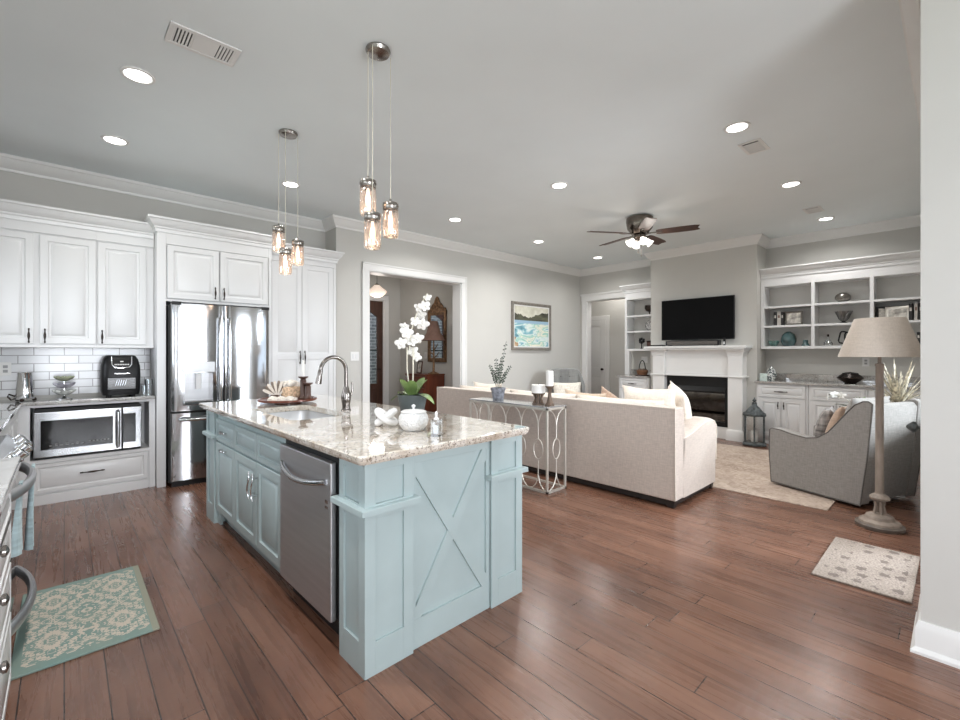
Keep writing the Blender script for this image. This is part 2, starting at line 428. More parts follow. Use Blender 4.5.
# ------------------------------------------------------------------ mesh helpers
class MB:
    def __init__(s):
        s.v, s.f = [], []

    def add(s, vs, fs):
        o = len(s.v)
        s.v += [Vector(v) for v in vs]
        s.f += [tuple(o + i for i in f) for f in fs]
        return s

    def box(s, x0, x1, y0, y1, z0, z1):
        vs = [(x, y, z) for z in (z0, z1) for y in (y0, y1) for x in (x0, x1)]
        return s.add(vs, [(0, 2, 3, 1), (4, 5, 7, 6), (0, 1, 5, 4), (2, 6, 7, 3), (0, 4, 6, 2), (1, 3, 7, 5)])

    def fbox(s, F, a0, a1, b0, b1, c0, c1):
        vs = [F(a, b, c) for c in (c0, c1) for b in (b0, b1) for a in (a0, a1)]
        return s.add(vs, [(0, 2, 3, 1), (4, 5, 7, 6), (0, 1, 5, 4), (2, 6, 7, 3), (0, 4, 6, 2), (1, 3, 7, 5)])

    def loft(s, rings, closed=False, cap=True):
        n = len(rings[0])
        vs = [p for r in rings for p in r]
        fs = []
        m = len(rings)
        for i in range(m if closed else m - 1):
            j = (i + 1) % m
            for a in range(n):
                b = (a + 1) % n
                fs.append((i * n + a, i * n + b, j * n + b, j * n + a))
        if cap and not closed:
            fs.append(tuple(range(n - 1, -1, -1)))
            fs.append(tuple((m - 1) * n + a for a in range(n)))
        return s.add(vs, fs)

    def panel(s, F, a0, b0, w, h, prof):
        rings = []
        for i, d in prof:
            rings.append([F(a0 + i, b0 + i, d), F(a0 + w - i, b0 + i, d), F(a0 + w - i, b0 + h - i, d), F(a0 + i, b0 + h - i, d)])
        return s.loft(rings)

    def lathe(s, c, prof, n=24, axis=None, sx=1.0, sy=1.0):
        rings = []
        for r, z in prof:
            rings.append([Vector((r * sx * math.cos(2 * PI * i / n), r * sy * math.sin(2 * PI * i / n), z)) for i in range(n)])
        q = Vector((0, 0, 1)).rotation_difference(Vector(axis)).to_matrix() if axis is not None else Matrix.Identity(3)
        rings = [[q @ p + Vector(c) for p in r] for r in rings]
        return s.loft(rings)

    def tube(s, pts, r, n=8, closed=False):
        pts = [Vector(p) for p in pts]
        m = len(pts)
        rs = r if isinstance(r, (list, tuple)) else [r] * m
        rings, up = [], None
        for i, p in enumerate(pts):
            a = pts[i - 1] if (i > 0 or closed) else p
            b = pts[(i + 1) % m] if (i < m - 1 or closed) else p
            t = (b - a).normalized()
            if up is None:
                up = t.orthogonal().normalized()
            up = (up - t * up.dot(t))
            if up.length < 1e-6:
                up = t.orthogonal()
            up.normalize()
            w = t.cross(up)
            rings.append([p + (up * math.cos(2 * PI * k / n) + w * math.sin(2 * PI * k / n)) * rs[i] for k in range(n)])
        return s.loft(rings, closed=closed)

    def prism(s, pts, ext):
        e = Vector(ext)
        return s.loft([[Vector(p) for p in pts], [Vector(p) + e for p in pts]])

    def sell(s, c, rx, ry, rz, e1=1.0, e2=1.0, nu=24, nv=14, rot=None):
        def sg(v, e):
            return math.copysign(abs(v) ** e, v)
        rings = []
        for j in range(nv + 1):
            ph = -PI / 2 + PI * j / nv
            ph = max(-PI / 2 + 0.02, min(PI / 2 - 0.02, ph))
            ring = []
            for i in range(nu):
                th = 2 * PI * i / nu
                p = Vector((rx * sg(math.cos(ph), e1) * sg(math.cos(th), e2), ry * sg(math.cos(ph), e1) * sg(math.sin(th), e2), rz * sg(math.sin(ph), e1)))
                if rot is not None:
                    p = rot @ p
                ring.append(p + Vector(c))
            rings.append(ring)
        return s.loft(rings)

    def pillow(s, F, w, h, t, n=12, pinch=0.10):
        """soft cushion: F(a,b,c), a,b across, c thickness, centred"""
        for_side = {}
        vs, fs = [], []
        for side in (1, -1):
            for j in range(n + 1):
                for i in range(n + 1):
                    u, v = 2 * i / n - 1, 2 * j / n - 1
                    e = (1 - abs(u) ** 2.6) * (1 - abs(v) ** 2.6)
                    d = t / 2 * max(0, e) ** 0.45
                    ku = 1 - pinch * (1 - v * v) * abs(u) ** 3
                    kv = 1 - pinch * (1 - u * u) * abs(v) ** 3
                    for_side[(side, i, j)] = len(vs)
                    vs.append(F(u * ku * w / 2, v * kv * h / 2, side * (d + 0.004)))
        for side in (1, -1):
            for j in range(n):
                for i in range(n):
                    q = [for_side[(side, i, j)], for_side[(side, i + 1, j)], for_side[(side, i + 1, j + 1)], for_side[(side, i, j + 1)]]
                    fs.append(tuple(q if side > 0 else q[::-1]))
        edge = [(i, 0) for i in range(n)] + [(n, j) for j in range(n)] + [(i, n) for i in range(n, 0, -1)] + [(0, j) for j in range(n, 0, -1)]
        for k in range(len(edge)):
            a, b = edge[k], edge[(k + 1) % len(edge)]
            fs.append((for_side[(1,) + a], for_side[(-1,) + a], for_side[(-1,) + b], for_side[(1,) + b]))
        return s.add(vs, fs)

    def sweep(s, path, z, prof, closed=False):
        """profile (out, up) swept along a flat path; 'out' is to the left of travel"""
        P = [Vector((p[0], p[1])) for p in path]
        m = len(P)
        rings = []
        for i in range(m):
            d0 = (P[i] - P[i - 1]).normalized() if (i > 0 or closed) else None
            d1 = (P[(i + 1) % m] - P[i]).normalized() if (i < m - 1 or closed) else None
            d0 = d0 or d1
            d1 = d1 or d0
            n0, n1 = Vector((-d0.y, d0.x)), Vector((-d1.y, d1.x))
            b = n0 + n1
            b = b / max(0.2, b.dot(n0)) if b.length > 1e-6 else n0
            rings.append([Vector((P[i].x + b.x * o, P[i].y + b.y * o, z + u)) for o, u in prof])
        return s.loft(rings, closed=closed)


def frame(O, U, V, N):
    O, U, V, N = Vector(O), Vector(U), Vector(V), Vector(N)
    return lambda a, b, c: O + U * a + V * b + N * c


def build(name, mb, mat, root=None, bevel=0.0, world=True, angle=38, seg=2, subsurf=0):
    me = bpy.data.meshes.new(name)
    vs = mb.v
    if root is not None and world:
        inv = root.matrix_basis.inverted()
        vs = [inv @ v for v in vs]
    me.from_pydata([tuple(v) for v in vs], [], mb.f)
    bm = bmesh.new()
    bm.from_mesh(me)
    bmesh.ops.remove_doubles(bm, verts=bm.verts, dist=1e-6)
    bmesh.ops.recalc_face_normals(bm, faces=bm.faces)
    bm.to_mesh(me)
    bm.free()
    me.materials.append(mat)
    for p in me.polygons:
        p.use_smooth = True
    me.set_sharp_from_angle(angle=math.radians(angle))
    o = bpy.data.objects.new(name, me)
    COL.objects.link(o)
    if root is not None:
        o.parent = root
    if bevel:
        b = o.modifiers.new('bevel', 'BEVEL')
        b.width, b.segments, b.limit_method, b.angle_limit = bevel, seg, 'ANGLE', math.radians(50)
        b.harden_normals = True
    if subsurf:
        q = o.modifiers.new('subdivision', 'SUBSURF')
        q.levels = q.render_levels = subsurf
    return o


def tag(o, label, cat, group=None):
    o['label'], o['category'] = label, cat
    if group:
        o['group'] = group
    return o


def thing(name, label, cat, loc=(0, 0, 0), rz=0.0, group=None):
    o = bpy.data.objects.new(name, None)
    o.empty_display_size = 0.1
    COL.objects.link(o)
    o.location, o.rotation_euler = loc, (0, 0, rz)
    o.matrix_basis = Matrix.Translation(loc) @ Matrix.Rotation(rz, 4, 'Z')
    return tag(o, label, cat, group)


def single(name, mb, mat, label, cat, group=None, **kw):
    """one-mesh thing whose origin sits at its base"""
    xs, ys, zs = [v.x for v in mb.v], [v.y for v in mb.v], [v.z for v in mb.v]
    c = Vector(((min(xs) + max(xs)) / 2, (min(ys) + max(ys)) / 2, min(zs)))
    mb.v = [v - c for v in mb.v]
    o = build(name, mb, mat, None, **kw)
    o.location = c
    return tag(o, label, cat, group)


def struct(name, mb, mat, root=None, **kw):
    o = build(name, mb, mat, root, **kw)
    if root is None:
        o['kind'] = 'structure'
    return o


def copy_thing(root, loc, rz=None, label=None, group=None):
    r = root.copy()
    COL.objects.link(r)
    r.location = loc
    if rz is not None:
        r.rotation_euler = (0, 0, rz)
    if label:
        r['label'] = label
    if group:
        r['group'] = group
    for ch in list(root.children):
        c = ch.copy()
        COL.objects.link(c)
        c.parent = r
        for g in list(ch.children):
            d = g.copy()
            COL.objects.link(d)
            d.parent = c
    return r


def child_of(part, parent):
    """part was built in the same local space as its parent mesh"""
    part.parent = parent
    return part


# ================================================================== STRUCTURE
struct('floor', MB().box(-0.95, 9.2, -3.5, 8.0, -0.1, 0.0), m_floor)
struct('ceiling', MB().box(-0.95, 9.2, -3.5, 8.0, CEIL, CEIL + 0.1), m_ceiling)
struct('ground', MB().box(-14, 22, -16, 18, -0.32, -0.2), m_lawn)


def wall_x(name, y0, y1, x0, x1, holes, mat=m_wall):
    """wall slab lying along X, with holes (xa, xb, za, zb)"""
    mb = MB()
    x = x0
    for xa, xb, za, zb in sorted(holes):
        mb.box(x, xa, y0, y1, 0, CEIL)
        if za > 0:
            mb.box(xa, xb, y0, y1, 0, za)
        if zb < CEIL:
            mb.box(xa, xb, y0, y1, zb, CEIL)
        x = xb
    mb.box(x, x1, y0, y1, 0, CEIL)
    return struct(name, mb, mat)


def wall_y(name, x0, x1, y0, y1, holes, mat=m_wall):
    mb = MB()
    y = y0
    for ya, yb, za, zb in sorted(holes):
        mb.box(x0, x1, y, ya, 0, CEIL)
        if za > 0:
            mb.box(x0, x1, ya, yb, 0, za)
        if zb < CEIL:
            mb.box(x0, x1, ya, yb, zb, CEIL)
        y = yb
    mb.box(x0, x1, y, y1, 0, CEIL)
    return struct(name, mb, mat)


wall_x('wall_kitchen', 5.83, 5.95, -0.95, 2.58, [])
wall_x('wall_left', 5.5, 5.70, 2.58, 8.2, [(3.05, 4.71, 0, 2.455)])
struct('wall_pantry', MB().box(2.58, 2.74, 5.70, 5.95, 0, CEIL), m_wall)
wall_y('wall_back', 8.05, 8.2, 0.0, 5.5, [(4.42, 5.33, 0, 2.42)])
wall_x('wall_right', -0.03, 0.112, 2.768, 8.2, [(3.25, 4.12, 0.0, 2.08), (4.75, 6.3, 0.75, 2.25)])
wall_y('wall_breakfast', 2.768, 2.90, -3.5, -0.03, [(-2.6, -0.8, 0.75, 2.3)])  # opening added for the breakfast-side light
wall_x('wall_rear', -3.45, -3.3, -0.95, 2.88, [(-0.55, 1.55, 0.4, 2.5)])
wall_y('wall_west', -0.95, -0.80, -3.3, 5.83, [(-2.1, -0.3, 0.75, 2.3), (0.65, 2.35, 1.08, 2.2), (3.55, 5.25, 1.08, 2.2)])  # all three openings added to let in extra light
mb = MB()
mb.box(7.58, 8.05, 2.05, 2.40, 0, CEIL).box(7.58, 8.05, 3.35, 3.70, 0, CEIL)
mb.box(7.58, 8.05, 2.40, 3.35, 0.93, CEIL).box(7.58, 8.05, 2.40, 3.35, 0, 0.16)
struct('wall_fireplace', mb, m_wall)
# foyer and hallway beyond the two cased openings
wall_x('wall_foyer', 7.74, 7.9, 2.7, 5.15, [(3.72, 4.62, 0, 2.36)])
struct('wall_foyer_right', MB().box(5.0, 5.15, 5.70, 7.74, 0, CEIL), m_wall)
struct('wall_foyer_left', MB().box(2.7, 2.8, 5.95, 7.74, 0, CEIL), m_wall)
struct('wall_hallway', MB().box(8.95, 9.1, 3.4, 6.9, 0, CEIL), m_wall)
struct('wall_hallway_end', MB().box(8.2, 8.95, 3.4, 3.5, 0, CEIL), m_wall)
struct('wall_hallway_near', MB().box(8.05, 8.2, 5.70, 6.9, 0, CEIL), m_wall)
struct('wall_hallway_far', MB().box(8.05, 9.1, 6.9, 7.0, 0, CEIL), m_wall)
struct('wall_porch', MB().box(1.5, 7.5, 9.6, 9.8, -0.2, 3.6), m_porch)

# crown moulding around the whole room
CROWN = [(0, 0), (0.012, 0), (0.016, 0.022), (0.03, 0.034), (0.055, 0.06), (0.078, 0.098), (0.088, 0.104), (0.088, 0.13), (0, 0.13)]
ROOM = [(-0.8, -3.3), (2.768, -3.3), (2.768, 0.112), (8.05, 0.112), (8.05, 2.05), (7.58, 2.05), (7.58, 3.70), (8.05, 3.70), (8.05, 5.5), (2.58, 5.5), (2.58, 5.83), (-0.8, 5.83)]
struct('trim_1', MB().sweep(ROOM, CEIL - 0.13, CROWN, True), m_trim, angle=25)
BASE = [(0, 0), (0.032, 0), (0.032, 0.012), (0.018, 0.028), (0.018, 0.105), (0.012, 0.125), (0.008, 0.14), (0, 0.14)]
struct('baseboard_right', MB().sweep([(2.768, -3.3), (2.768, 0.112), (3.15, 0.112)], 0, BASE), m_trim)
struct('baseboard_far_right', MB().sweep([(4.22, 0.112), (7.4, 0.112)], 0, BASE), m_trim)
struct('baseboard_left', MB().sweep([(8.05, 5.5), (4.81, 5.5)], 0, BASE), m_trim)
struct('baseboard_left_kitchen', MB().sweep([(2.95, 5.5), (2.6, 5.5)], 0, BASE), m_trim)
struct('baseboard_foyer', MB().sweep([(5.0, 5.72), (5.0, 7.74), (4.75, 7.74)], 0, BASE), m_trim)
struct('baseboard_fireplace', MB().sweep([(7.46, 2.05), (7.58, 2.05), (7.58, 2.16)], 0, BASE), m_trim)


def casing_x(name, xa, xb, z, y, face, w=0.10, cap=False, depth=None, t=0.02):
    """flat casing around an opening in an X-wall; face = +-1 side of y"""
    mb = MB()
    y0, y1 = sorted((y, y + face * t))
    y2, y3 = sorted((y, y + face * (t + 0.01)))
    for a, b in ((xa - w, xa), (xb, xb + w)):
        mb.box(a, b, y0, y1, 0, z)
        e0, e1 = (a, a + 0.02) if a < xa else (b - 0.02, b)
        mb.box(e0, e1, y2, y3, 0, z + w)
    mb.box(xa - w, xb + w, y0, y1, z, z + w)
    mb.box(xa - w, xb + w, y2, y3, z + w - 0.02, z + w)
    if depth:
        d0, d1 = sorted((y, y - face * depth))
        mb.box(xa, xa + 0.015, d0, d1, 0, z).box(xb - 0.015, xb, d0, d1, 0, z).box(xa, xb, d0, d1, z - 0.015, z)
    return struct(name, mb, m_trim, bevel=0.003)


casing_x('trim_2', 3.05, 4.71, 2.455, 5.5, -1, 0.105, depth=0.2)
casing_x('trim_3', 3.25, 4.12, 2.08, 0.112, 1, 0.10, depth=0.14, t=0.006)
casing_x('trim_4', 3.72, 4.62, 2.36, 7.74, -1, 0.10, depth=0.1)
mb = MB()
mb.box(8.03, 8.05, 5.33, 5.43, 0, 2.42).box(8.02, 8.05, 5.41, 5.43, 0, 2.42).box(8.03, 8.05, 4.30, 5.45, 2.42, 2.53).box(8.015, 8.05, 4.30, 5.47, 2.53, 2.565)
mb.box(8.05, 8.2, 5.315, 5.33, 0, 2.42).box(8.05, 8.2, 4.42, 5.33, 2.405, 2.42)
mb.box(8.03, 8.05, 4.32, 4.42, 0, 2.42)
struct('trim_5', mb, m_trim, bevel=0.003)


def window(name, frame_fn, w, h, cols, rows):
    """sash window: frame with muntins, one glass pane sheet; a,b across, c depth"""
    F = frame_fn
    mb = MB()
    t = 0.05
    mb.fbox(F, 0, w, 0, t, 0, 0.06).fbox(F, 0, w, h - t, h, 0, 0.06).fbox(F, 0, t, t, h - t, 0, 0.06).fbox(F, w - t, w, t, h - t, 0, 0.06)
    for i in range(1, cols):
        a = w * i / cols
        mb.fbox(F, a - 0.016, a + 0.016, t, h - t, 0.01, 0.05)
    for i in range(1, rows):
        b = h * i / rows
        mb.fbox(F, t, w - t, b - 0.016, b + 0.016, 0.01, 0.05)
    o = struct(name, mb, m_trim, bevel=0.003)
    g = build('pane', MB().fbox(F, t, w - t, t, h - t, 0.028, 0.032), m_pane)
    g.parent = o
    return o


window('window_1', frame((4.75, 0.0, 0.75), (1, 0, 0), (0, 0, 1), (0, 1, 0)), 1.55, 1.5, 2, 2)
window('added_window_2', frame((2.78, -2.6, 0.75), (0, 1, 0), (0, 0, 1), (1, 0, 0)), 1.8, 1.55, 2, 2)  # unseen window added with the breakfast-side light
window('window_3', frame((-0.55, -3.4, 0.4), (1, 0, 0), (0, 0, 1), (0, 1, 0)), 2.1, 2.1, 2, 2)
window('added_window_4', frame((-0.9, -2.1, 0.75), (0, 1, 0), (0, 0, 1), (1, 0, 0)), 1.8, 1.55, 2, 2)  # unseen window added with the dining-side light
window('added_window_5', frame((-0.9, 0.65, 1.08), (0, 1, 0), (0, 0, 1), (1, 0, 0)), 1.7, 1.12, 2, 1)  # unseen window added for fill light over the near counter
window('added_window_6', frame((-0.9, 3.55, 1.08), (0, 1, 0), (0, 0, 1), (1, 0, 0)), 1.7, 1.12, 2, 1)  # unseen window added for fill light near the back corner
window('door_3', frame((3.265, 0.04, 0.01), (1, 0, 0), (0, 0, 1), (0, 1, 0)), 0.84, 2.05, 2, 5)

# front door of the foyer: dark wood with an arched glass light
F = frame((3.73, 7.80, 0.01), (1, 0, 0), (0, 0, 1), (0, -1, 0))
W, H = 0.88, 2.33
arch = []
for i in range(13):
    t = i / 12
    arch.append((0.13 + 0.62 * t, 2.02 + 0.14 * math.sin(PI * t)))
mb = MB()
mb.fbox(F, 0, 0.13, 0, H, 0, 0.045).fbox(F, W - 0.13, W, 0, H, 0, 0.045).fbox(F, 0.13, W - 0.13, 0, 0.72, 0, 0.045)
top = [F(a, b, 0) for a, b in arch] + [F(W - 0.13, H, 0), F(0.13, H, 0)]
mb.prism(top, (0, -0.045, 0))
mb.panel(F, 0.18, 0.16, W - 0.36, 0.46, [(0, 0.04), (0, 0.055), (0.02, 0.06), (0.05, 0.05)])
door1 = struct('door_1', mb, m_darkwood, bevel=0.004)
pane = build('pane', MB().prism([F(0.13, 0.72, 0.018), F(W - 0.13, 0.72, 0.018)] + [F(a, b, 0.018) for a, b in arch[::-1]], (0, -0.008, 0)), m_pane)
pane.parent = door1
mb = MB()
mb.fbox(F, 0.13, W - 0.13, 1.36, 1.385, 0.012, 0.035)
for cx in (0.44,):
    pts = [F(cx + 0.05 * math.sin(t * 5), 0.75 + t * 1.3, 0.03) for t in [i / 20 for i in range(21)]]
    mb.tube(pts, 0.006, 6)
ir = build('ironwork', mb, m_black)
ir.parent = door1
hd = build('door_handle', MB().tube([F(W - 0.065, 1.0, 0.045), F(W - 0.065, 1.0, 0.09), F(W - 0.16, 1.0, 0.09)], 0.009), m_bronze)
hd.parent = door1

# hallway door with casing
F = frame((8.95, 6.22, 0.01), (0, -1, 0), (0, 0, 1), (-1, 0, 0))
mb = MB().fbox(F, 0, 0.80, 0, 2.06, 0, 0.02)
mb.fbox(F, 0, 0.12, 0, 2.06, 0.02, 0.034).fbox(F, 0.68, 0.80, 0, 2.06, 0.02, 0.034)
mb.fbox(F, 0.12, 0.68, 0, 0.22, 0.02, 0.034).fbox(F, 0.12, 0.68, 0.78, 0.98, 0.02, 0.034).fbox(F, 0.12, 0.68, 1.93, 2.06, 0.02, 0.034)
mb.panel(F, 0.14, 0.24, 0.52, 0.52, [(0, 0.018), (0, 0.024), (0.04, 0.031)]).panel(F, 0.14, 1.0, 0.52, 0.90, [(0, 0.018), (0, 0.024), (0.04, 0.031)])
door2 = struct('door_2', mb, m_trim, bevel=0.003)
hb = build('door_knob', MB().lathe(F(0.74, 0.95, 0.034), [(0.02, 0), (0.012, 0.02), (0.028, 0.035), (0.028, 0.055), (0.005, 0.062)], 16, (-1, 0, 0)), m_bronze)
hb.parent = door2
mb = MB().fbox(F, -0.09, 0, 0, 2.07, 0, 0.025).fbox(F, 0.80, 0.89, 0, 2.07, 0, 0.025).fbox(F, -0.09, 0.89, 2.07, 2.16, 0, 0.025)
struct('trim_6', mb, m_trim, bevel=0.003)

# tiled backsplash
struct('wall_backsplash', MB().box(-0.79, 0.66, 5.815, 5.832, 0.93, 1.375), m_tile)

# ================================================================== KITCHEN, BACK WALL
DOOR = [(0, 0), (0, 0.017), (0.003, 0.02), (0.052, 0.02), (0.057, 0.0095), (0.068, 0.008), (0.074, 0.008), (0.082, 0.0145), (0.10, 0.0195)]
DRAWER = [(0, 0), (0, 0.017), (0.003, 0.02), (0.030, 0.02), (0.035, 0.010), (0.044, 0.009), (0.050, 0.015), (0.060, 0.0195)]


def pull(F, a, b, L=0.125, horiz=False, mat=None, parent=None, name='handle', r=0.006):
    """twisted bar pull on two posts"""
    mb = MB()
    P = (lambda t, c: F(a + t, b, c)) if horiz else (lambda t, c: F(a, b + t, c))
    n = 14
    pts, rs = [], []
    for i in range(n + 1):
        t = i / n * 2 - 1
        pts.append(P(t * L / 2, 0.028 - 0.012 * t * t))
        rs.append(r * (0.75 + 0.75 * max(0, 1 - (abs(t) - 0.0) ** 2 * 4) + 0.5 * math.exp(-((abs(t) - 0.92) / 0.08) ** 2)))
    mb.tube(pts, rs, 8)
    for t in (-0.8, 0.8):
        mb.tube([P(t * L / 2, -0.001), P(t * L / 2, 0.02)], r * 0.9, 8)
    return build(name, mb, mat or m_bronze, parent)


def door_part(root, F, a, b, w, h, mat, prof=DOOR, handle=None, name='door', c=0.0, hmat=None, L=0.125):
    G = lambda x, y, z: F(x, y, z + c)
    d = build(name, MB().panel(G, a, b, w, h, prof), mat, root)
    if handle:
        ha, hb, hz = handle
        k = pull(lambda x, y, z: G(x, y, z + 0.02), ha, hb, L, hz, hmat, root)
        k.parent = d
        # d and k were both built in the root's space; d has no transform of its own
    return d


# upper cabinets (front plane y = 5.52)
YU = 5.52


def upper(label, x0, x1, doors):
    t = thing('upper_cabinet', label, 'cabinet', ((x0 + x1) / 2, 5.67, 1.37), 0, None)
    F = frame((0, YU + 0.02, 0), (1, 0, 0), (0, 0, 1), (0, -1, 0))
    mb = MB().box(x0, x1, YU + 0.02, 5.803, 1.372, 2.50)
    mb.box(x0, x1, YU + 0.005, YU + 0.02, 1.372, 1.395).box(x0, x1, YU + 0.005, YU + 0.02, 2.385, 2.50)
    build('carcass', mb, m_white, t, bevel=0.002)
    for a, b, hx in doors:
        door_part(t, F, a, 1.405, b - a, 0.965, m_white, handle=(hx, 1.475, False))
    return t


upper('white two-door upper cabinet at the left end above the tiled backsplash', -0.798, 0.221, [(-0.59, -0.194, -0.225), (-0.158, 0.218, -0.125)])
upper('white single-door upper cabinet beside the refrigerator surround', 0.221, 0.661, [(0.232, 0.598, 0.262)])
CAB_CROWN = [(0, 0), (0.012, 0), (0.016, 0.03), (0.024, 0.038), (0.024, 0.052), (0.034, 0.06), (0.055, 0.085), (0.068, 0.115), (0.08, 0.122), (0.08, 0.14), (0, 0.14)]
struct('trim_7', MB().sweep([(0.655, YU), (-0.798, YU)][::-1] if False else [(0.66, 5.525), (-0.798, 5.525)], 2.47, CAB_CROWN), m_white, angle=25)

# base cabinet holding the microwave, and its worktop
XB0, XB1, YB = -0.285, 0.66, 5.42
t = thing('base_cabinet', 'white base cabinet with a built-in microwave niche and one wide drawer', 'cabinet', (0.2, 5.62, 0), 0)
mb = MB()
mb.box(XB0, XB1, YB + 0.03, 5.803, 0.0, 0.39).box(XB0, -0.215, YB + 0.03, 5.803, 0.39, 0.87).box(0.612, XB1, YB + 0.03, 5.803, 0.39, 0.87).box(-0.215, 0.612, YB + 0.03, 5.803, 0.845, 0.87)
mb.box(-0.215, 0.612, 5.80, 5.803, 0.39, 0.845)
mb.box(XB0, -0.215, YB + 0.012, YB + 0.03, 0.07, 0.87).box(0.612, XB1, YB + 0.012, YB + 0.03, 0.0, 0.87).box(-0.215, 0.612, YB + 0.012, YB + 0.03, 0.848, 0.87)
mb.box(XB0, 0.60, YB + 0.006, YB + 0.03, 0.0, 0.085).box(-0.215, 0.612, YB + 0.012, YB + 0.03, 0.36, 0.39)
build('carcass', mb, m_white, t, bevel=0.002)
F = frame((0, YB + 0.03, 0), (1, 0, 0), (0, 0, 1), (0, -1, 0))
door_part(t, F, -0.20, 0.10, 0.80, 0.255, m_white, DRAWER, (0.19, 0.238, True), 'drawer', L=0.17)

t = thing('microwave_oven', 'stainless microwave oven with black window built into the white base cabinet', 'microwave', (0.18, 5.6, 0.392), 0)
F = frame((-0.195, YB - 0.01, 0.412), (1, 0, 0), (0, 0, 1), (0, -1, 0))
w, h = 0.745, 0.395
mb = MB().box(-0.19, 0.545, YB + 0.03, 5.79, 0.393, 0.832)
build('body', mb, m_gap, t)
mb = MB()
mb.fbox(F, 0, 0.595, 0, h, -0.04, 0.0).fbox(F, 0.60, w, 0, h, -0.04, 0.0)
build('front_panel', mb, m_steel, t, bevel=0.006)
build('window', MB().fbox(F, 0.045, 0.53, 0.065, h - 0.075, -0.002, 0.002), m_blackglass, t, bevel=0.002)
build('control_panel', MB().fbox(F, 0.605, 0.70, 0.06, h - 0.06, -0.002, 0.002), m_blackglass, t, bevel=0.002)
mb = MB()
for i in range(7):
    mb.fbox(F, 0.10 + i * 0.035, 0.118 + i * 0.035, 0.095, 0.101, 0.002, 0.0028)
    if i % 2:
        mb.fbox(F, 0.10 + i * 0.035, 0.118 + i * 0.035, 0.108, 0.112, 0.002, 0.0028)
build('keypad', mb, m_socket, t)
mb = MB()
for i in range(6):
    mb.fbox(F, 0.36 + i * 0.026, 0.373 + i * 0.026, 0.105, 0.113, 0.002, 0.0028)
build('status_display', mb, m_socket, t)
pts = [F(0.565, 0.03, 0.0), F(0.565, 0.04, 0.045), F(0.565, h / 2, 0.055), F(0.565, h - 0.04, 0.045), F(0.565, h - 0.03, 0.0)]
build('handle', MB().tube(pts, [0.014, 0.016, 0.017, 0.016, 0.014], 12), m_steel, t)
build('vent_grille', MB().fbox(F, 0.0, w, h + 0.002, h + 0.018, -0.03, -0.012), m_gap, t)

mb = MB()
mb.prism([(-0.79, 5.39, 0.872), (-0.262, 5.39, 0.872), (XB1 - 0.002, 5.39, 0.872), (XB1 - 0.002, 5.815, 0.872), (-0.79, 5.815, 0.872)], (0, 0, 0.03))
mb.box(-0.79, -0.262, 3.40, 5.389, 0.872, 0.902)
single('countertop', mb, m_granite_grey, 'pale granite countertop along the back wall under the tiled backsplash', 'countertop', bevel=0.006)
t = thing('base_cabinet', 'white base cabinet on the left wall between the range and the corner', 'cabinet', (-0.53, 4.4, 0), 0)
build('carcass', MB().box(-0.79, -0.30, 3.40, 5.40, 0.0, 0.87), m_white, t, bevel=0.002)
F = frame((-0.30, 3.40, 0), (0, 1, 0), (0, 0, 1), (1, 0, 0))
for i in range(4):
    door_part(t, F, 0.02 + i * 0.49, 0.12, 0.47, 0.72, m_white)

# refrigerator surround with two doors over it
t = thing('refrigerator_cabinet', 'tall white refrigerator surround with two raised-panel doors above', 'cabinet', (1.2, 5.6, 0), 0)
mb = MB()
mb.box(0.665, 0.737, 5.35, 5.803, 0, 2.53).box(1.70, 1.735, 5.35, 5.803, 0, 2.53)
mb.box(0.737, 1.70, 5.37, 5.803, 1.838, 2.53)
mb.box(0.737, 1.70, 5.35, 5.37, 1.838, 1.862).box(0.737, 1.70, 5.35, 5.37, 2.405, 2.53)
build('carcass', mb, m_white, t, bevel=0.002)
F = frame((0, 5.362, 0), (1, 0, 0), (0, 0, 1), (0, -1, 0))
door_part(t, F, 0.748, 1.868, 0.452, 0.53, m_white, handle=(1.163, 1.95, False))
door_part(t, F, 1.212, 1.868, 0.480, 0.53, m_white, handle=(1.245, 1.95, False))
struct('trim_8', MB().sweep([(1.737, 5.5), (1.737, 5.352), (0.663, 5.352), (0.663, 5.55)], 2.515, [(o, u * 0.98) for o, u in CAB_CROWN]), m_white, angle=25)

# pantry
t = thing('pantry_cabinet', 'tall white two-door pantry cabinet between refrigerator and wall corner', 'cabinet', (2.15, 5.64, 0), 0)
mb = MB().box(1.74, 2.555, 5.47, 5.803, 0.0, 2.50)
mb.box(1.74, 2.555, 5.455, 5.47, 2.41, 2.50).box(1.74, 2.555, 5.455, 5.47, 0, 0.10).box(2.52, 2.555, 5.455, 5.47, 0.1, 2.41).box(1.74, 1.765, 5.455, 5.47, 0.1, 2.41)
build('carcass', mb, m_white, t, bevel=0.002)
F = frame((0, 5.468, 0), (1, 0, 0), (0, 0, 1), (0, -1, 0))
for a, w, hx in ((1.77, 0.345, 2.09), (2.121, 0.392, 2.148)):
    mb = MB().fbox(F, a, a + w, 0.11, 2.405, 0, 0.012)
    mb.fbox(F, a, a + 0.056, 0.11, 2.405, 0.012, 0.02).fbox(F, a + w - 0.056, a + w, 0.11, 2.405, 0.012, 0.02)
    for z0, z1 in ((0.11, 0.17), (1.25, 1.32), (2.345, 2.405)):
        mb.fbox(F, a + 0.056, a + w - 0.056, z0, z1, 0.012, 0.02)
    for z0, z1 in ((0.17, 1.25), (1.32, 2.345)):
        mb.panel(F, a + 0.072, z0 + 0.016, w - 0.144, z1 - z0 - 0.032, [(0, 0.011), (0.0, 0.0125), (0.024, 0.019)])
    d = build('door', mb, m_white, t, bevel=0.0015)
    k = pull(lambda x, y, z: F(x, y, z + 0.02), hx, 1.27, 0.16, False, None, t)
    k.parent = d
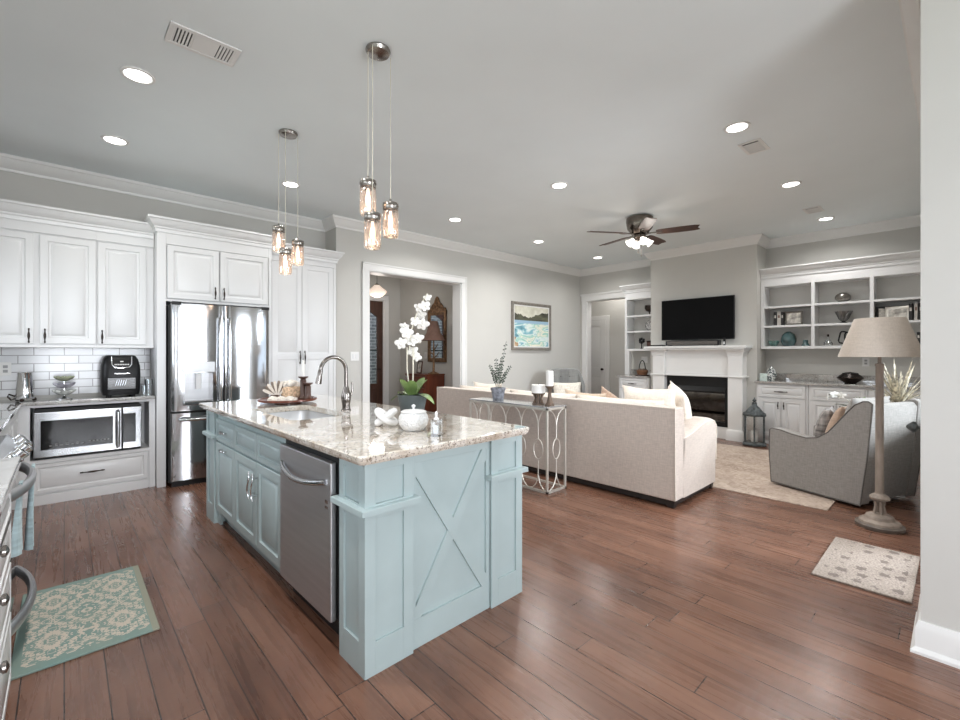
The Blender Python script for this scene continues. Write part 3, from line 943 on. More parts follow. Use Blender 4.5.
struct('trim_9', MB().sweep([(2.557, 5.5), (2.557, 5.452), (1.74, 5.452)], 2.475, CAB_CROWN), m_white, angle=25)

# refrigerator
t = thing('refrigerator', 'stainless French-door refrigerator with water dispenser in white surround', 'refrigerator', (1.22, 5.5, 0), 0)
YF = 5.215
build('body', MB().box(0.752, 1.685, 5.29, 5.80, 0.04, 1.80), m_gap, t, bevel=0.004)


def curved_door(x0, x1, z0, z1, bow, hole=None, edge=0.012):
    """door skin bowed along its width"""
    n = 16
    def prof(x):
        s = (x - 1.22) / 0.47
        e = min(x - x0, x1 - x)
        r = 0.018
        rd = 0 if e >= r else r - math.sqrt(max(0, r * r - (r - e) ** 2))
        return YF + bow * s * s + rd
    mb = MB()
    xs = sorted(set([x0 + (x1 - x0) * i / n for i in range(n + 1)] + [x0 + 0.003, x0 + 0.009, x1 - 0.003, x1 - 0.009] + ([hole[0], hole[1]] if hole else [])))
    zs = [z0, z1] if not hole else [z0, hole[2], hole[3], z1]
    idx = {}
    vs, fs = [], []
    for i, x in enumerate(xs):
        for j, z in enumerate(zs):
            idx[i, j] = len(vs)
            vs.append((x, prof(x), z))
    nb = len(vs)
    for i, x in enumerate(xs):
        for j, z in enumerate(zs):
            vs.append((x, 5.285, z))
    m = len(zs)
    for i in range(len(xs) - 1):
        for j in range(m - 1):
            q = (idx[i, j], idx[i + 1, j], idx[i + 1, j + 1], idx[i, j + 1])
            if hole and xs[i] >= hole[0] - 1e-6 and xs[i + 1] <= hole[1] + 1e-6 and j == 1:
                continue
            fs.append(q)
            fs.append(tuple(nb + k for k in q[::-1]))
        for j in (0, m - 1):
            a, b = idx[i, j], idx[i + 1, j]
            fs.append((a, b, nb + b, nb + a))
    for i in (0, len(xs) - 1):
        for j in range(m - 1):
            a, b = idx[i, j], idx[i, j + 1]
            fs.append((a, b, nb + b, nb + a))
    if hole:
        ia, ib = xs.index(hole[0]), xs.index(hole[1])
        loop = [idx[i, 1] for i in range(ia, ib + 1)] + [idx[i, 2] for i in range(ib, ia - 1, -1)]
        for k in range(len(loop)):
            a, b = loop[k], loop[(k + 1) % len(loop)]
            fs.append((a, b, nb + b, nb + a))
    return mb.add(vs, fs)


HOLE = (0.872, 1.118, 0.845, 1.125)
dl = build('door', curved_door(0.765, 1.216, 0.745, 1.815, 0.045, HOLE), m_steel_door, t, angle=30)
dr = build('door', curved_door(1.224, 1.680, 0.745, 1.815, 0.045), m_steel_door, t, angle=30)
fz = build('freezer_drawer', curved_door(0.765, 1.680, 0.06, 0.725, 0.045), m_steel_door, t, angle=30)
mb = MB().box(0.872, 1.118, 5.275, 5.283, 0.845, 1.125).box(0.872, 1.118, 5.235, 5.28, 0.845, 0.852)
c = build('dispenser_recess', mb, m_steel_dark, t)
c.parent = dl
mb = MB().box(0.852, 1.138, YF - 0.004, YF + 0.03, 1.128, 1.235)
c = build('dispenser_panel', mb, M('satin_display_panel', (196, 197, 198), 0.3, 0.6), t, bevel=0.004)
c.parent = dl
mb = MB().box(0.972, 1.02, 5.245, 5.255, 0.96, 1.12)
c = build('dispenser_paddle', mb, m_ceramic, t, bevel=0.004)
c.parent = dl
mb = MB().box(0.858, 1.132, YF - 0.012, YF + 0.05, 0.80, 0.846)
c = build('drip_tray', mb, m_steel, t, bevel=0.012)
c.parent = dl
for x, p in ((1.172, dl), (1.262, dr)):
    pts = [(x, YF, 1.68), (x, YF - 0.05, 1.67), (x, YF - 0.062, 1.25), (x, YF - 0.05, 0.84), (x, YF, 0.83)]
    c = build('handle', MB().tube(pts, [0.013, 0.014, 0.015, 0.014, 0.013], 12), m_chrome, t)
    c.parent = p
pts = [(0.83, YF + 0.01, 0.665), (0.835, YF - 0.045, 0.665), (1.22, YF - 0.06, 0.665), (1.61, YF - 0.045, 0.665), (1.615, YF + 0.01, 0.665)]
c = build('handle', MB().tube(pts, [0.014, 0.015, 0.016, 0.015, 0.014], 12), m_chrome, t)
c.parent = fz
for hx0, hx1 in ((0.77, 0.85), (1.60, 1.675)):
    build('hinge_cover', MB().box(hx0, hx1, 5.24, 5.34, 1.8, 1.832), m_gap, t, bevel=0.004)
build('toe_grille', MB().box(0.775, 1.67, 5.27, 5.30, 0.0, 0.055), m_gap, t)

# things on the back worktop
ZC = 0.902
t = thing('air_fryer_oven', 'black countertop air fryer oven with a small lit window', 'air fryer', (0.402, 5.58, ZC), 0)
mb = MB()
rings = []
for z, w, d, y in ((0.02, 0.138, 0.13, 0), (0.06, 0.148, 0.138, 0), (0.20, 0.150, 0.14, 0), (0.30, 0.146, 0.136, 0), (0.36, 0.132, 0.12, 0.005), (0.392, 0.112, 0.10, 0.01), (0.398, 0.095, 0.085, 0.01)):
    ring = []
    for i in range(40):
        a = 2 * PI * i / 40
        ring.append(Vector((0.402 + w * math.copysign(abs(math.cos(a)) ** 0.35, math.cos(a)), 5.58 + y + d * math.copysign(abs(math.sin(a)) ** 0.35, math.sin(a)), ZC + z)))
    rings.append(ring)
build('housing', mb.loft(rings), m_black, t, angle=50)
F = frame((0.402, 5.436, ZC), (1, 0, 0), (0, 0, 1), (0, -1, 0))
build('window', MB().fbox(F, -0.105, 0.105, 0.075, 0.185, 0.0, 0.006), m_blackglass, t, bevel=0.004)
mb = MB()
for z in (0.10, 0.125, 0.15, 0.172):
    mb.tube([F(-0.098, z, 0.008), F(0.098, z, 0.008)], 0.0015, 6)
for i in range(6):
    mb.tube([F(-0.05 + i * 0.017, 0.108, 0.008), F(-0.036 + i * 0.017, 0.165, 0.008)], 0.003, 6)
build('basket_rack', mb, m_chrome, t)
pts = [F(-0.075, 0.385, -0.012), F(-0.073, 0.31, 0.004), F(-0.055, 0.285, 0.006), F(0, 0.278, 0.006), F(0.055, 0.285, 0.006), F(0.073, 0.31, 0.004), F(0.075, 0.385, -0.012)]
build('control_trim', MB().tube(pts, 0.005, 8), m_chrome, t)
mb = MB()
for i in range(9):
    a = -0.05 + i * 0.0125
    mb.fbox(F, a - 0.004, a + 0.004, 0.305, 0.317, 0.002, 0.0045)
mb.fbox(F, -0.012, 0.012, 0.335, 0.345, -0.004, 0.0005)
build('lettering', mb, m_trim, t)
build('door_handle', MB().tube([F(-0.06, 0.222, 0.0), F(-0.055, 0.226, 0.03), F(0.055, 0.226, 0.03), F(0.06, 0.222, 0.0)], 0.009, 10), m_chrome, t)
mb = MB()
for dx in (-0.09, 0.09):
    for dy in (-0.09, 0.09):
        mb.lathe((0.402 + dx, 5.58 + dy, ZC), [(0.016, 0), (0.018, 0.022)], 12)
build('rubber_foot', mb, m_black, t)

t = thing('petal_ornament', 'three-tier ornament of pale green and violet glass petals on the back counter', 'ornament', (0.0, 5.56, ZC), 0)
build('stand', MB().lathe((0, 5.56, ZC), [(0.06, 0), (0.062, 0.008), (0.02, 0.016), (0.008, 0.03), (0.006, 0.20), (0.002, 0.215)], 20), m_chrome, t)
for k, (z, r, mt) in enumerate(((0.035, 0.092, M('frosted_clear_petals', (198, 200, 196), 0.15, var=0.2, scale=30)), (0.10, 0.092, m_purple), (0.165, 0.080, M('olive_glass_petals', (158, 164, 138), 0.15, var=0.3, scale=25)))):
    mb = MB()
    for i in range(8):
        a = 2 * PI * i / 8 + k * 0.4
        R = Matrix.Rotation(a, 3, 'Z') @ Matrix.Rotation(-0.55, 3, 'Y')
        mb.sell(Vector((0.0, 5.56, ZC + z)) + R @ Vector((r * 0.55, 0, 0)), r * 0.5, 0.030, 0.014, 1, 1, 12, 8, R)
    build('petal_tier', mb, mt, t)

t = thing('coffee_pot', 'tapered stainless steel pot with ball feet at the left counter corner', 'pot', (-0.25, 5.50, ZC), 0)
build('body', MB().lathe((-0.25, 5.50, ZC + 0.02), [(0.058, 0), (0.062, 0.01), (0.058, 0.06), (0.046, 0.225), (0.05, 0.232), (0.046, 0.236), (0.01, 0.238)], 28), m_chrome, t)
for i in range(3):
    a = 2 * PI * i / 3 + 0.3
    build('ball_foot', MB().sell((-0.25 + 0.062 * math.cos(a), 5.50 + 0.062 * math.sin(a), ZC + 0.018), 0.016, 0.016, 0.016, 1, 1, 12, 8), m_bronze, t)
build('handle', MB().tube([(-0.305, 5.49, ZC + 0.05), (-0.345, 5.485, ZC + 0.07), (-0.35, 5.485, ZC + 0.05), (-0.33, 5.485, ZC + 0.02), (-0.31, 5.49, ZC + 0.03)], 0.007, 8), m_bronze, t)

mb = MB().lathe((0.615, 5.50, ZC), [(0.001, 0.004), (0.028, 0.0), (0.032, 0.16), (0.030, 0.16), (0.026, 0.012), (0.001, 0.012)], 24)
single('drinking_glass', mb, m_clear, 'clear tumbler on the back counter at the refrigerator panel', 'glass')
mb = MB().lathe((0.575, 5.46, ZC), [(0.001, 0.003), (0.02, 0.0), (0.022, 0.1), (0.020, 0.1), (0.018, 0.01), (0.001, 0.01)], 20)
single('drinking_glass', mb, m_clear, 'shorter clear tumbler standing next to the black air fryer', 'glass')


def wall_plate(name, F, label, cat, kind='outlet', w=0.075, h=0.118, gang=1, group=None):
    ww = w + 0.046 * (gang - 1)
    c = F(0, 0, 0)
    t = thing(name, label, cat, c, 0, group)
    build('cover_plate', MB().fbox(F, -ww / 2, ww / 2, -h / 2, h / 2, 0, 0.006), m_trim, t, bevel=0.002)
    for g in range(gang):
        a = (g - (gang - 1) / 2) * 0.046
        if kind == 'outlet':
            for b in (-0.02, 0.02):
                build('socket', MB().fbox(F, a - 0.015, a + 0.015, b - 0.013, b + 0.013, 0.006, 0.008).fbox(F, a - 0.007, a - 0.004, b - 0.006, b + 0.006, 0.008, 0.0085).fbox(F, a + 0.004, a + 0.007, b - 0.006, b + 0.006, 0.008, 0.0085), m_socket, t)
        else:
            build('rocker', MB().fbox(F, a - 0.014, a + 0.014, -0.03, 0.03, 0.006, 0.010), m_ceramic, t, bevel=0.001)
    return t


wall_plate('wall_outlet', frame((-0.385, 5.815, 1.18), (1, 0, 0), (0, 0, 1), (0, -1, 0)), 'white outlet plate on the subway tile at the far left', 'outlet')
wall_plate('light_switch', frame((2.84, 5.5, 1.28), (1, 0, 0), (0, 0, 1), (0, -1, 0)), 'white double light switch on the wall between pantry and foyer opening', 'switch', 'switch', gang=2)

# ------------------------------------------------------------------ range and near base cabinet on the left
t = thing('range_cooker', 'stainless double-oven range with bowed handles at the left edge', 'range', (-0.48, 2.96, 0), 0)
XR, Y0, Y1 = -0.215, 2.585, 3.375
build('body', MB().box(-0.79, XR, Y0, Y1, 0.04, 0.86), m_gap, t, bevel=0.004)
build('cooktop', MB().box(-0.79, XR + 0.0, Y0, Y1, 0.86, 0.895), m_blackglass, t, bevel=0.006)
n = 16
rings = []
for i in range(n + 1):
    s = i / n * 2 - 1
    y = Y0 + (Y1 - Y0) * i / n
    x = XR + 0.025 + 0.045 * (1 - s * s)
    rings.append([(XR, y, 0.82), (x, y, 0.815), (x + 0.008, y, 0.84), (x - 0.005, y, 0.875), (XR, y, 0.90)])
build('control_panel', MB().loft([[Vector(p) for p in r] for r in rings]), m_steel, t, angle=25)
for i in range(5):
    s = (i + 0.5) / 5 * 2 - 1
    y = Y0 + (Y1 - Y0) * (i + 0.5) / 5
    x = XR + 0.02 + 0.045 * (1 - s * s)
    k = MB().lathe((x, y, 0.862), [(0.03, 0), (0.03, 0.010), (0.024, 0.013), (0.026, 0.034), (0.022, 0.038), (0.004, 0.039)], 18, (0.75, 0, 0.66))
    build('knob', k, m_chrome, t)
for z0, z1, zh, nm in ((0.47, 0.80, 0.735, 'upper_oven_door'), (0.06, 0.45, 0.185, 'lower_oven_door')):
    d = build(nm, MB().box(XR, XR + 0.03, Y0 + 0.004, Y1 - 0.004, z0, z1), m_steel, t, bevel=0.006)
    w = build('oven_window', MB().box(XR + 0.03, XR + 0.034, Y0 + 0.12, Y1 - 0.12, z0 + 0.06, z1 - 0.10), m_blackglass, t)
    w.parent = d
    pts, rs = [], []
    for i in range(21):
        s = i / 20 * 2 - 1
        pts.append((XR + 0.035 + 0.068 * (1 - abs(s) ** 2.2), (Y0 + Y1) / 2 + s * 0.375, zh))
        rs.append(0.016)
    hmb = MB().tube(pts, rs, 10)
    for v in hmb.v:
        v.z = zh + (v.z - zh) * 1.7
    h_ = build('handle', hmb, m_steel_dark, t)
    h_.parent = d
build('toe_panel', MB().box(-0.6, XR - 0.03, Y0 + 0.02, Y1 - 0.02, 0.0, 0.045), m_gap, t)

t = thing('dish_towel', 'pale blue patterned dish towel hanging over the upper oven handle', 'towel', (-0.09, 3.0, 0.36), 0)


def towel(y, w, x0, ztop, zb, seed):
    rnd = random.Random(seed)
    n, m = 14, 8
    front, back = [], []
    rings = []
    for j in range(n + 1):
        t_ = j / n
        ring = []
        z = ztop - (ztop - zb) * t_
        for i in range(m + 1):
            u = i / m * 2 - 1
            ww = w * (0.62 + 0.38 * min(1, t_ * 1.4))
            ring.append(Vector((x0 + 0.010 * math.sin(u * 5 + seed) * t_ + 0.012 * (1 - t_) * (1 - t_), y + u * ww / 2, z)))
        ring2 = [p + Vector((-0.012 - 0.004 * t_, 0, 0)) for p in ring[::-1]]
        rings.append(ring + ring2)
    return MB().loft(rings)


build('front_fold', towel(3.14, 0.11, -0.118, 0.765, 0.36, 1), m_towel, t, angle=80)
build('side_fold', towel(2.76, 0.09, -0.142, 0.765, 0.46, 4), m_towel, t, angle=80)

t = thing('base_cabinet', 'white drawer base cabinet with round knobs at the left edge, in front of the range', 'cabinet', (-0.47, 2.0, 0), 0)
build('carcass', MB().box(-0.79, -0.172, 1.45, 2.555, 0.0, 0.872), m_white, t, bevel=0.002)
F = frame((-0.172, 1.47, 0), (0, 1, 0), (0, 0, 1), (1, 0, 0))
for b, h in ((0.675, 0.145), (0.52, 0.175), (0.325, 0.175), (0.04, 0.265)):
    if True:
        d = build('drawer', MB().panel(F, 0.01, b, 1.06, h, DRAWER), m_white, t)
        kb = build('knob', MB().lathe(F(0.41, b + h * 0.5, 0.02), [(0.009, 0), (0.007, 0.014), (0.017, 0.022), (0.017, 0.03), (0.004, 0.036)], 16, (1, 0, 0)), m_nickel, t)
        kb.parent = d
mb = MB().box(-0.79, -0.125, 1.43, 2.575, 0.874, 0.906)
single('countertop', mb, m_granite_grey, 'short granite countertop in front of the range at the left edge', 'countertop', bevel=0.008)

mb = MB().box(-0.165, 0.335, 2.60, 3.46, 0.0, 0.012)
single('kitchen_mat', mb, m_mat_k, 'teal and cream damask floor mat in front of the range', 'mat', bevel=0.004)

# ================================================================== ISLAND
ISL, IRZ = (0.886, 1.630, 0), math.radians(0.95)
t = thing('kitchen_island', 'blue-green kitchen island with corner posts and an X-braced end panel', 'kitchen island', ISL, IRZ)
IW, IL, IH = 0.962, 2.52, 0.874


def lb(name, mb, mat, **kw):
    return build(name, mb, mat, t, world=False, **kw)


def fr(O, U, V, N):
    return frame(O, U, V, N)


XD = 0.028     # plane of the carcass under the doors on the working side
mb = MB()
mb.box(XD, 0.90, 0.905, 2.30, 0.10, 0.60)
mb.box(XD, 0.90, 0.905, 1.0, 0.60, IH).box(XD, 0.90, 1.93, 2.30, 0.60, IH).box(XD, 0.075, 1.0, 1.93, 0.60, IH).box(0.60, 0.90, 1.0, 1.93, 0.60, IH)
mb.box(0.63, 0.90, 0.03, 0.905, 0.10, IH).box(XD + 0.02, 0.63, 0.225, 0.245, 0.0, IH).box(XD + 0.05, 0.90, 0.20, 2.32, 0.0, 0.10)
mb.box(0.90, 0.925, 0.20, 2.32, 0.0, IH)
lb('carcass', mb, m_teal, bevel=0.002)


def post(x0, y0, faces, w=0.238, d=0.232):
    """square corner post with recessed panels and a ledge band; faces: which sides show"""
    mb = MB()
    x1, y1 = x0 + w, y0 + d
    r = 0.010
    mb.box(x0 + r, x1 - r, y0 + r, y1 - r, 0.0, IH)
    st = 0.05
    for face in faces:
        if face == '-y':
            G, ww = fr((x0, y0 + r, 0), (1, 0, 0), (0, 0, 1), (0, -1, 0)), w
        elif face == '+y':
            G, ww = fr((x0, y1 - r, 0), (1, 0, 0), (0, 0, 1), (0, 1, 0)), w
        elif face == '-x':
            G, ww = fr((x0 + r, y0, 0), (0, 1, 0), (0, 0, 1), (-1, 0, 0)), d
        else:
            G, ww = fr((x1 - r, y0, 0), (0, 1, 0), (0, 0, 1), (1, 0, 0)), d
        a0 = 0 if face in ('-y', '+y') else r
        a1 = ww if face in ('-y', '+y') else ww - r
        mb.fbox(G, a0, st, 0, IH, 0, r).fbox(G, ww - st, a1, 0, IH, 0, r)
        mb.fbox(G, st, ww - st, 0, 0.135, 0, r).fbox(G, st, ww - st, 0.64, 0.70, 0, r).fbox(G, st, ww - st, 0.84, IH, 0, r)
    o = lb('corner_post', mb, m_teal, bevel=0.0012)
    e = 0.024
    mb = MB().loft([[Vector(p) for p in ((x0 - a, y0 - a, z), (x1 + a, y0 - a, z), (x1 + a, y1 + a, z), (x0 - a, y1 + a, z))] for a, z in ((0.0, 0.664), (e, 0.666), (e, 0.688), (e - 0.003, 0.691), (0, 0.692))])
    b = lb('ledge_band', mb, m_teal)
    b.parent = o
    return o


post(0, 0, ('-y', '-x'))
post(0.728, 0, ('-y', '+x'), 0.241)
post(0, 2.30, ('-x', '+y', '-y'))
post(0.728, 2.30, ('+x', '+y'), 0.241)

# X-braced end panel
G = fr((0, 0.028, 0), (1, 0, 0), (0, 0, 1), (0, -1, 0))
mb = MB().fbox(G, 0.236, 0.730, 0.0, IH, -0.02, 0.0)
mb.fbox(G, 0.236, 0.730, 0.0, 0.13, 0, 0.012).fbox(G, 0.236, 0.730, 0.83, IH, 0, 0.012).fbox(G, 0.236, 0.262, 0.13, 0.83, 0, 0.012).fbox(G, 0.704, 0.730, 0.13, 0.83, 0, 0.012)
lb('end_panel', mb, m_teal, bevel=0.001)


def brace(p, q, w=0.055, c1=0.0115):
    p, q = Vector(p), Vector(q)
    d = (q - p).normalized()
    n_ = Vector((-d.y, d.x)) * w / 2
    pts = [p - n_, q - n_, q + n_, p + n_]
    return MB().loft([[G(a.x, a.y, 0) for a in pts], [G(a.x, a.y, c1) for a in pts]])


lb('cross_brace', brace((0.2405, 0.855), (0.7255, 0.10)), m_teal)
lb('cross_brace', brace((0.2405, 0.10), (0.7255, 0.855), 0.055, 0.0105), m_teal)

# doors and drawers of the working side (facing -x)
F = fr((XD, 0, 0), (0, 1, 0), (0, 0, 1), (-1, 0, 0))
for y0, y1, pulls in ((0.925, 1.338, 'r'), (1.346, 1.80, 'l'), (1.808, 2.275, 'h')):
    w = y1 - y0
    G2 = lambda a, b, c: F(a, b, c)
    d = build('drawer', MB().panel(F, y0, 0.655, w, 0.165, DRAWER), m_teal, t, world=False)
    if pulls == 'h':
        k = pull(lambda x, y, z: F(x, y, z + 0.02), (y0 + y1) / 2, 0.737, 0.13, True, m_chrome, None, r=0.006)
        k.parent = d
    d = build('door', MB().panel(F, y0, 0.115, w, 0.525, DOOR), m_teal, t, world=False)
    if pulls == 'h':
        k = pull(lambda x, y, z: F(x, y, z + 0.02), (y0 + y1) / 2, 0.605, 0.13, True, m_chrome, None, r=0.006)
    else:
        yy = y1 - 0.03 if pulls == 'r' else y0 + 0.03
        mb = MB()
        for s in (0.33, -0.33):
            mb.tube([F(yy, 0.50 + s * 0.16, 0.02), F(yy, 0.50 + s * 0.16, 0.05)], 0.006, 8)
        pts = [F(yy + 0.012 * math.sin(i / 12 * 2 * PI), 0.50 + (i / 12 - 0.5) * 0.17, 0.052 + 0.008 * math.sin(PI * i / 12)) for i in range(13)]
        mb.tube(pts, 0.006, 8)
        k = build('handle', mb, m_chrome)
    k.parent = d
lb('bracket_foot', MB().box(XD, XD + 0.02, 2.235, 2.30, 0.0, 0.115), m_teal, bevel=0.002)

# dishwasher
d_ = thing('dishwasher', 'grey steel dishwasher with a curved pocket handle in the island side', 'dishwasher', ISL, IRZ)
G3 = fr((0.0, 0, 0), (0, 1, 0), (0, 0, 1), (-1, 0, 0))
build('tub', MB().box(0.022, 0.60, 0.268, 0.895, 0.095, 0.862), m_gap, d_, world=False)
dd = build('door', MB().fbox(G3, 0.282, 0.892, 0.11, 0.828, -0.02, 0.012), m_steel_dark, d_, world=False, bevel=0.008)
mb = MB()
pts = [G3(0.282 + 0.045 + 0.52 * i / 14, 0.735 - 0.03 * math.sin(PI * i / 14), 0.012 + 0.04 * math.sin(PI * i / 14) ** 0.7) for i in range(15)]
hb = MB().tube(pts, 0.014, 10)
hh = build('handle', hb, m_steel, d_, world=False)
hh.parent = dd
lg = build('badge', MB().fbox(G3, 0.305, 0.335, 0.64, 0.655, 0.012, 0.0135).fbox(G3, 0.305, 0.335, 0.615, 0.628, 0.012, 0.0135), m_steel, d_, world=False)
lg.parent = dd
build('kick_plate', MB().box(0.06, 0.08, 0.268, 0.895, 0.0, 0.095), m_gap, d_, world=False)

# granite worktop with sink cut-out
SX0, SX1, SY0, SY1 = 0.135, 0.535, 1.085, 1.855


def rrect(x0, x1, y0, y1, r, z, n=6):
    pts = []
    for cx, cy, a0 in ((x1 - r, y0 + r, -PI / 2), (x1 - r, y1 - r, 0), (x0 + r, y1 - r, PI / 2), (x0 + r, y0 + r, PI)):
        for i in range(n + 1):
            a = a0 + PI / 2 * i / n
            pts.append(Vector((cx + r * math.cos(a), cy + r * math.sin(a), z)))
    return pts


CX0, CX1, CY0, CY1 = -0.045, 0.995, -0.042, 2.60
rings = [rrect(SX0, SX1, SY0, SY1, 0.06, 0.915), rrect(CX0 + 0.006, CX1 - 0.006, CY0 + 0.006, CY1 - 0.006, 0.02, 0.915), rrect(CX0, CX1, CY0, CY1, 0.02, 0.909),
         rrect(CX0 + 0.004, CX1 - 0.004, CY0 + 0.004, CY1 - 0.004, 0.02, 0.890), rrect(CX0 + 0.012, CX1 - 0.012, CY0 + 0.012, CY1 - 0.012, 0.02, 0.876), rrect(SX0, SX1, SY0, SY1, 0.06, 0.876)]
o = build('countertop', MB().loft(rings, closed=True), m_granite, None, angle=15)
o.location, o.rotation_euler = ISL, (0, 0, IRZ)
tag(o, 'polished cream granite worktop on the blue-green kitchen island', 'countertop')

s_ = thing('kitchen_sink', 'stainless undermount sink set into the island granite', 'sink', ISL, IRZ)
a = 0.004
rings = [rrect(SX0 + a, SX1 - a, SY0 + a, SY1 - a, 0.06, 0.874), rrect(SX0 + 0.004, SX1 - 0.004, SY0 + 0.004, SY1 - 0.004, 0.06, 0.86),
         rrect(SX0 + 0.012, SX1 - 0.012, SY0 + 0.012, SY1 - 0.012, 0.06, 0.69), rrect(SX0 + 0.05, SX1 - 0.05, SY0 + 0.05, SY1 - 0.05, 0.05, 0.665)]
build('basin', MB().loft(rings, cap=True).add([], []) if False else MB().add([p for r in rings for p in r], [(i * 28 + q, i * 28 + (q + 1) % 28, (i + 1) * 28 + (q + 1) % 28, (i + 1) * 28 + q) for i in range(3) for q in range(28)] + [tuple(3 * 28 + q for q in range(28))]), M('satin_sink_steel', (214, 214, 214), 0.38, 0.9, var=0.02), s_, world=False, angle=60)
build('drain', MB().lathe(((SX0 + SX1) / 2, (SY0 + SY1) / 2, 0.666), [(0.045, 0), (0.045, 0.003), (0.03, 0.001), (0.001, 0.001)], 20), m_chrome, s_, world=False)

IM = Matrix.Translation(ISL) @ Matrix.Rotation(IRZ, 4, 'Z')
ZT = 0.915
f_ = thing('kitchen_faucet', 'brushed nickel gooseneck pull-down faucet behind the island sink', 'faucet', (1.462, 2.96, ZT), math.radians(6))
fm = M('dark_brushed_nickel', (128, 122, 118), 0.2, 1.0, var=0.03)
build('base', MB().lathe((0, 0, 0), [(0.034, 0), (0.034, 0.006), (0.028, 0.012), (0.026, 0.03), (0.032, 0.07), (0.034, 0.10), (0.026, 0.135), (0.018, 0.16), (0.016, 0.17)], 24), fm, f_, world=False)
pts = [(0, 0, 0.16), (0, 0, 0.28)]
R_ = 0.098
for i in range(1, 17):
    a = PI * i / 16 * 0.97
    pts.append((-R_ + R_ * math.cos(a), 0, 0.28 + R_ * math.sin(a)))
build('spout', MB().tube(pts, 0.0135, 14), fm, f_, world=False)
e = Vector(pts[-1])
dv = (Vector(pts[-1]) - Vector(pts[-2])).normalized()
build('spray_head', MB().lathe(e, [(0.0145, -0.005), (0.016, 0.0), (0.016, 0.03), (0.021, 0.085), (0.02, 0.092), (0.004, 0.093)], 20, dv), fm, f_, world=False)
build('lever', MB().tube([(0.02, 0.0, 0.10), (0.045, 0.0, 0.115), (0.052, 0.0, 0.15), (0.048, 0, 0.20)], [0.012, 0.010, 0.007, 0.006], 10), fm, f_, world=False)

# tray group at the far end of the worktop
TX, TY = 1.345, 3.76
t = thing('serving_tray', 'round dark wood tray near the far end of the island', 'tray', (TX, TY, ZT), 0)
build('base', MB().lathe((TX, TY, ZT), [(0.10, 0), (0.10, 0.012), (0.215, 0.016), (0.225, 0.022), (0.225, 0.036), (0.215, 0.036), (0.21, 0.028), (0.002, 0.028)], 40), m_redwood, t)
ZY = ZT + 0.028
RT, FW = Vector((0.7312, -0.6822, 0)), Vector((0.6822, 0.7312, 0))
TC = Vector((TX, TY, 0))
# fan of shells / napkins
c = TC - RT * 0.11 + FW * 0.01
t = thing('napkin_fan', 'fan of folded cream and grey napkins at the left of the round tray', 'napkins', (c.x, c.y, ZY), 0)
build('holder', MB().lathe((c.x, c.y, ZY), [(0.045, 0), (0.05, 0.01), (0.035, 0.03), (0.03, 0.035)], 20), m_darkwood, t)
m_napkin_dark = M('striped_napkin_linen', (128, 114, 102), 0.7, var=0.2, scale=40)
for i in range(9):
    a = math.radians(-66 + i * 14)
    d = RT * math.sin(a) + Vector((0, 0, 1)) * math.cos(a)
    n2 = RT * math.cos(a) - Vector((0, 0, 1)) * math.sin(a)
    b = Vector((c.x, c.y, ZY + 0.022)) + FW * (0.010 * (i % 2) - 0.005) + RT * 0.02
    L = 0.125
    pts = [b - n2 * 0.003, b + d * L * 0.8 - n2 * 0.0125, b + d * L - n2 * 0.009, b + d * (L + 0.006), b + d * L + n2 * 0.009, b + d * L * 0.8 + n2 * 0.0125, b + n2 * 0.003]
    build('napkin', MB().prism(pts, FW * 0.006), m_napkin_dark if i % 2 else m_sofa_cushion, t)
c = TC + RT * 0.005 + FW * 0.055
t = thing('woven_basket', 'small woven basket with knotted cloth top on the round tray', 'basket', (c.x, c.y, ZY), 0)
build('body', MB().sell((c.x, c.y, ZY + 0.052), 0.072, 0.055, 0.052, 0.35, 0.4, 28, 12), m_wood_stump, t)
mb = MB()
for i in range(9):
    a = 2 * PI * i / 9
    mb.sell((c.x + 0.045 * math.cos(a), c.y + 0.033 * math.sin(a), ZY + 0.118 + 0.012 * math.sin(i * 2.1)), 0.03, 0.024, 0.022, 1, 1, 10, 6)
mb.sell((c.x, c.y, ZY + 0.13), 0.035, 0.03, 0.028, 1, 1, 12, 8)
build('cloth_top', mb, m_shell, t)
c = TC + RT * 0.0 - FW * 0.10
F = frame((c.x, c.y, ZY), RT, FW, (0, 0, 1))
mb = MB()
rings = []
for i in range(15):
    a = -0.10 + 0.20 * i / 14
    zz = 0.012 + 0.006 * math.sin(i * 1.3)
    rings.append([F(a, -0.045, 0.0), F(a, 0.05, 0.0), F(a, 0.05, zz + 0.01), F(a, 0.0, zz + 0.018), F(a, -0.045, zz)])
t = single('hand_towel', mb.loft(rings), m_cream, 'white folded hand towel lying along the front of the round tray', 'towel', angle=60)
for dx, dy, hgt, lab in ((0.115, 0.03, 0.185, 'taller dark turned-wood candle holder on the round tray'), (0.165, 0.0, 0.135, 'shorter dark turned-wood candle holder at the right of the round tray')):
    c = TC + RT * dx + FW * dy
    mb = MB().lathe((c.x, c.y, ZY), [(0.04, 0), (0.042, 0.01), (0.028, 0.025), (0.024, 0.04), (0.024, hgt - 0.03), (0.018, hgt - 0.022), (0.04, hgt - 0.006), (0.04, hgt), (0.002, hgt)], 20)
    single('candle_holder', mb, m_darkwood, lab, 'candle holder')
c = TC + RT * 0.115 + FW * 0.03
t = thing('taper_candle', 'slim white candle standing on the taller dark candle holder', 'candle', (c.x, c.y, ZY + 0.185), 0)
build('wax', MB().lathe((c.x, c.y, ZY + 0.185), [(0.012, 0), (0.011, 0.13), (0.003, 0.135)], 14), m_wax, t)
build('wick', MB().tube([(c.x, c.y, ZY + 0.32), (c.x, c.y, ZY + 0.334)], 0.0015, 6), m_black, t)

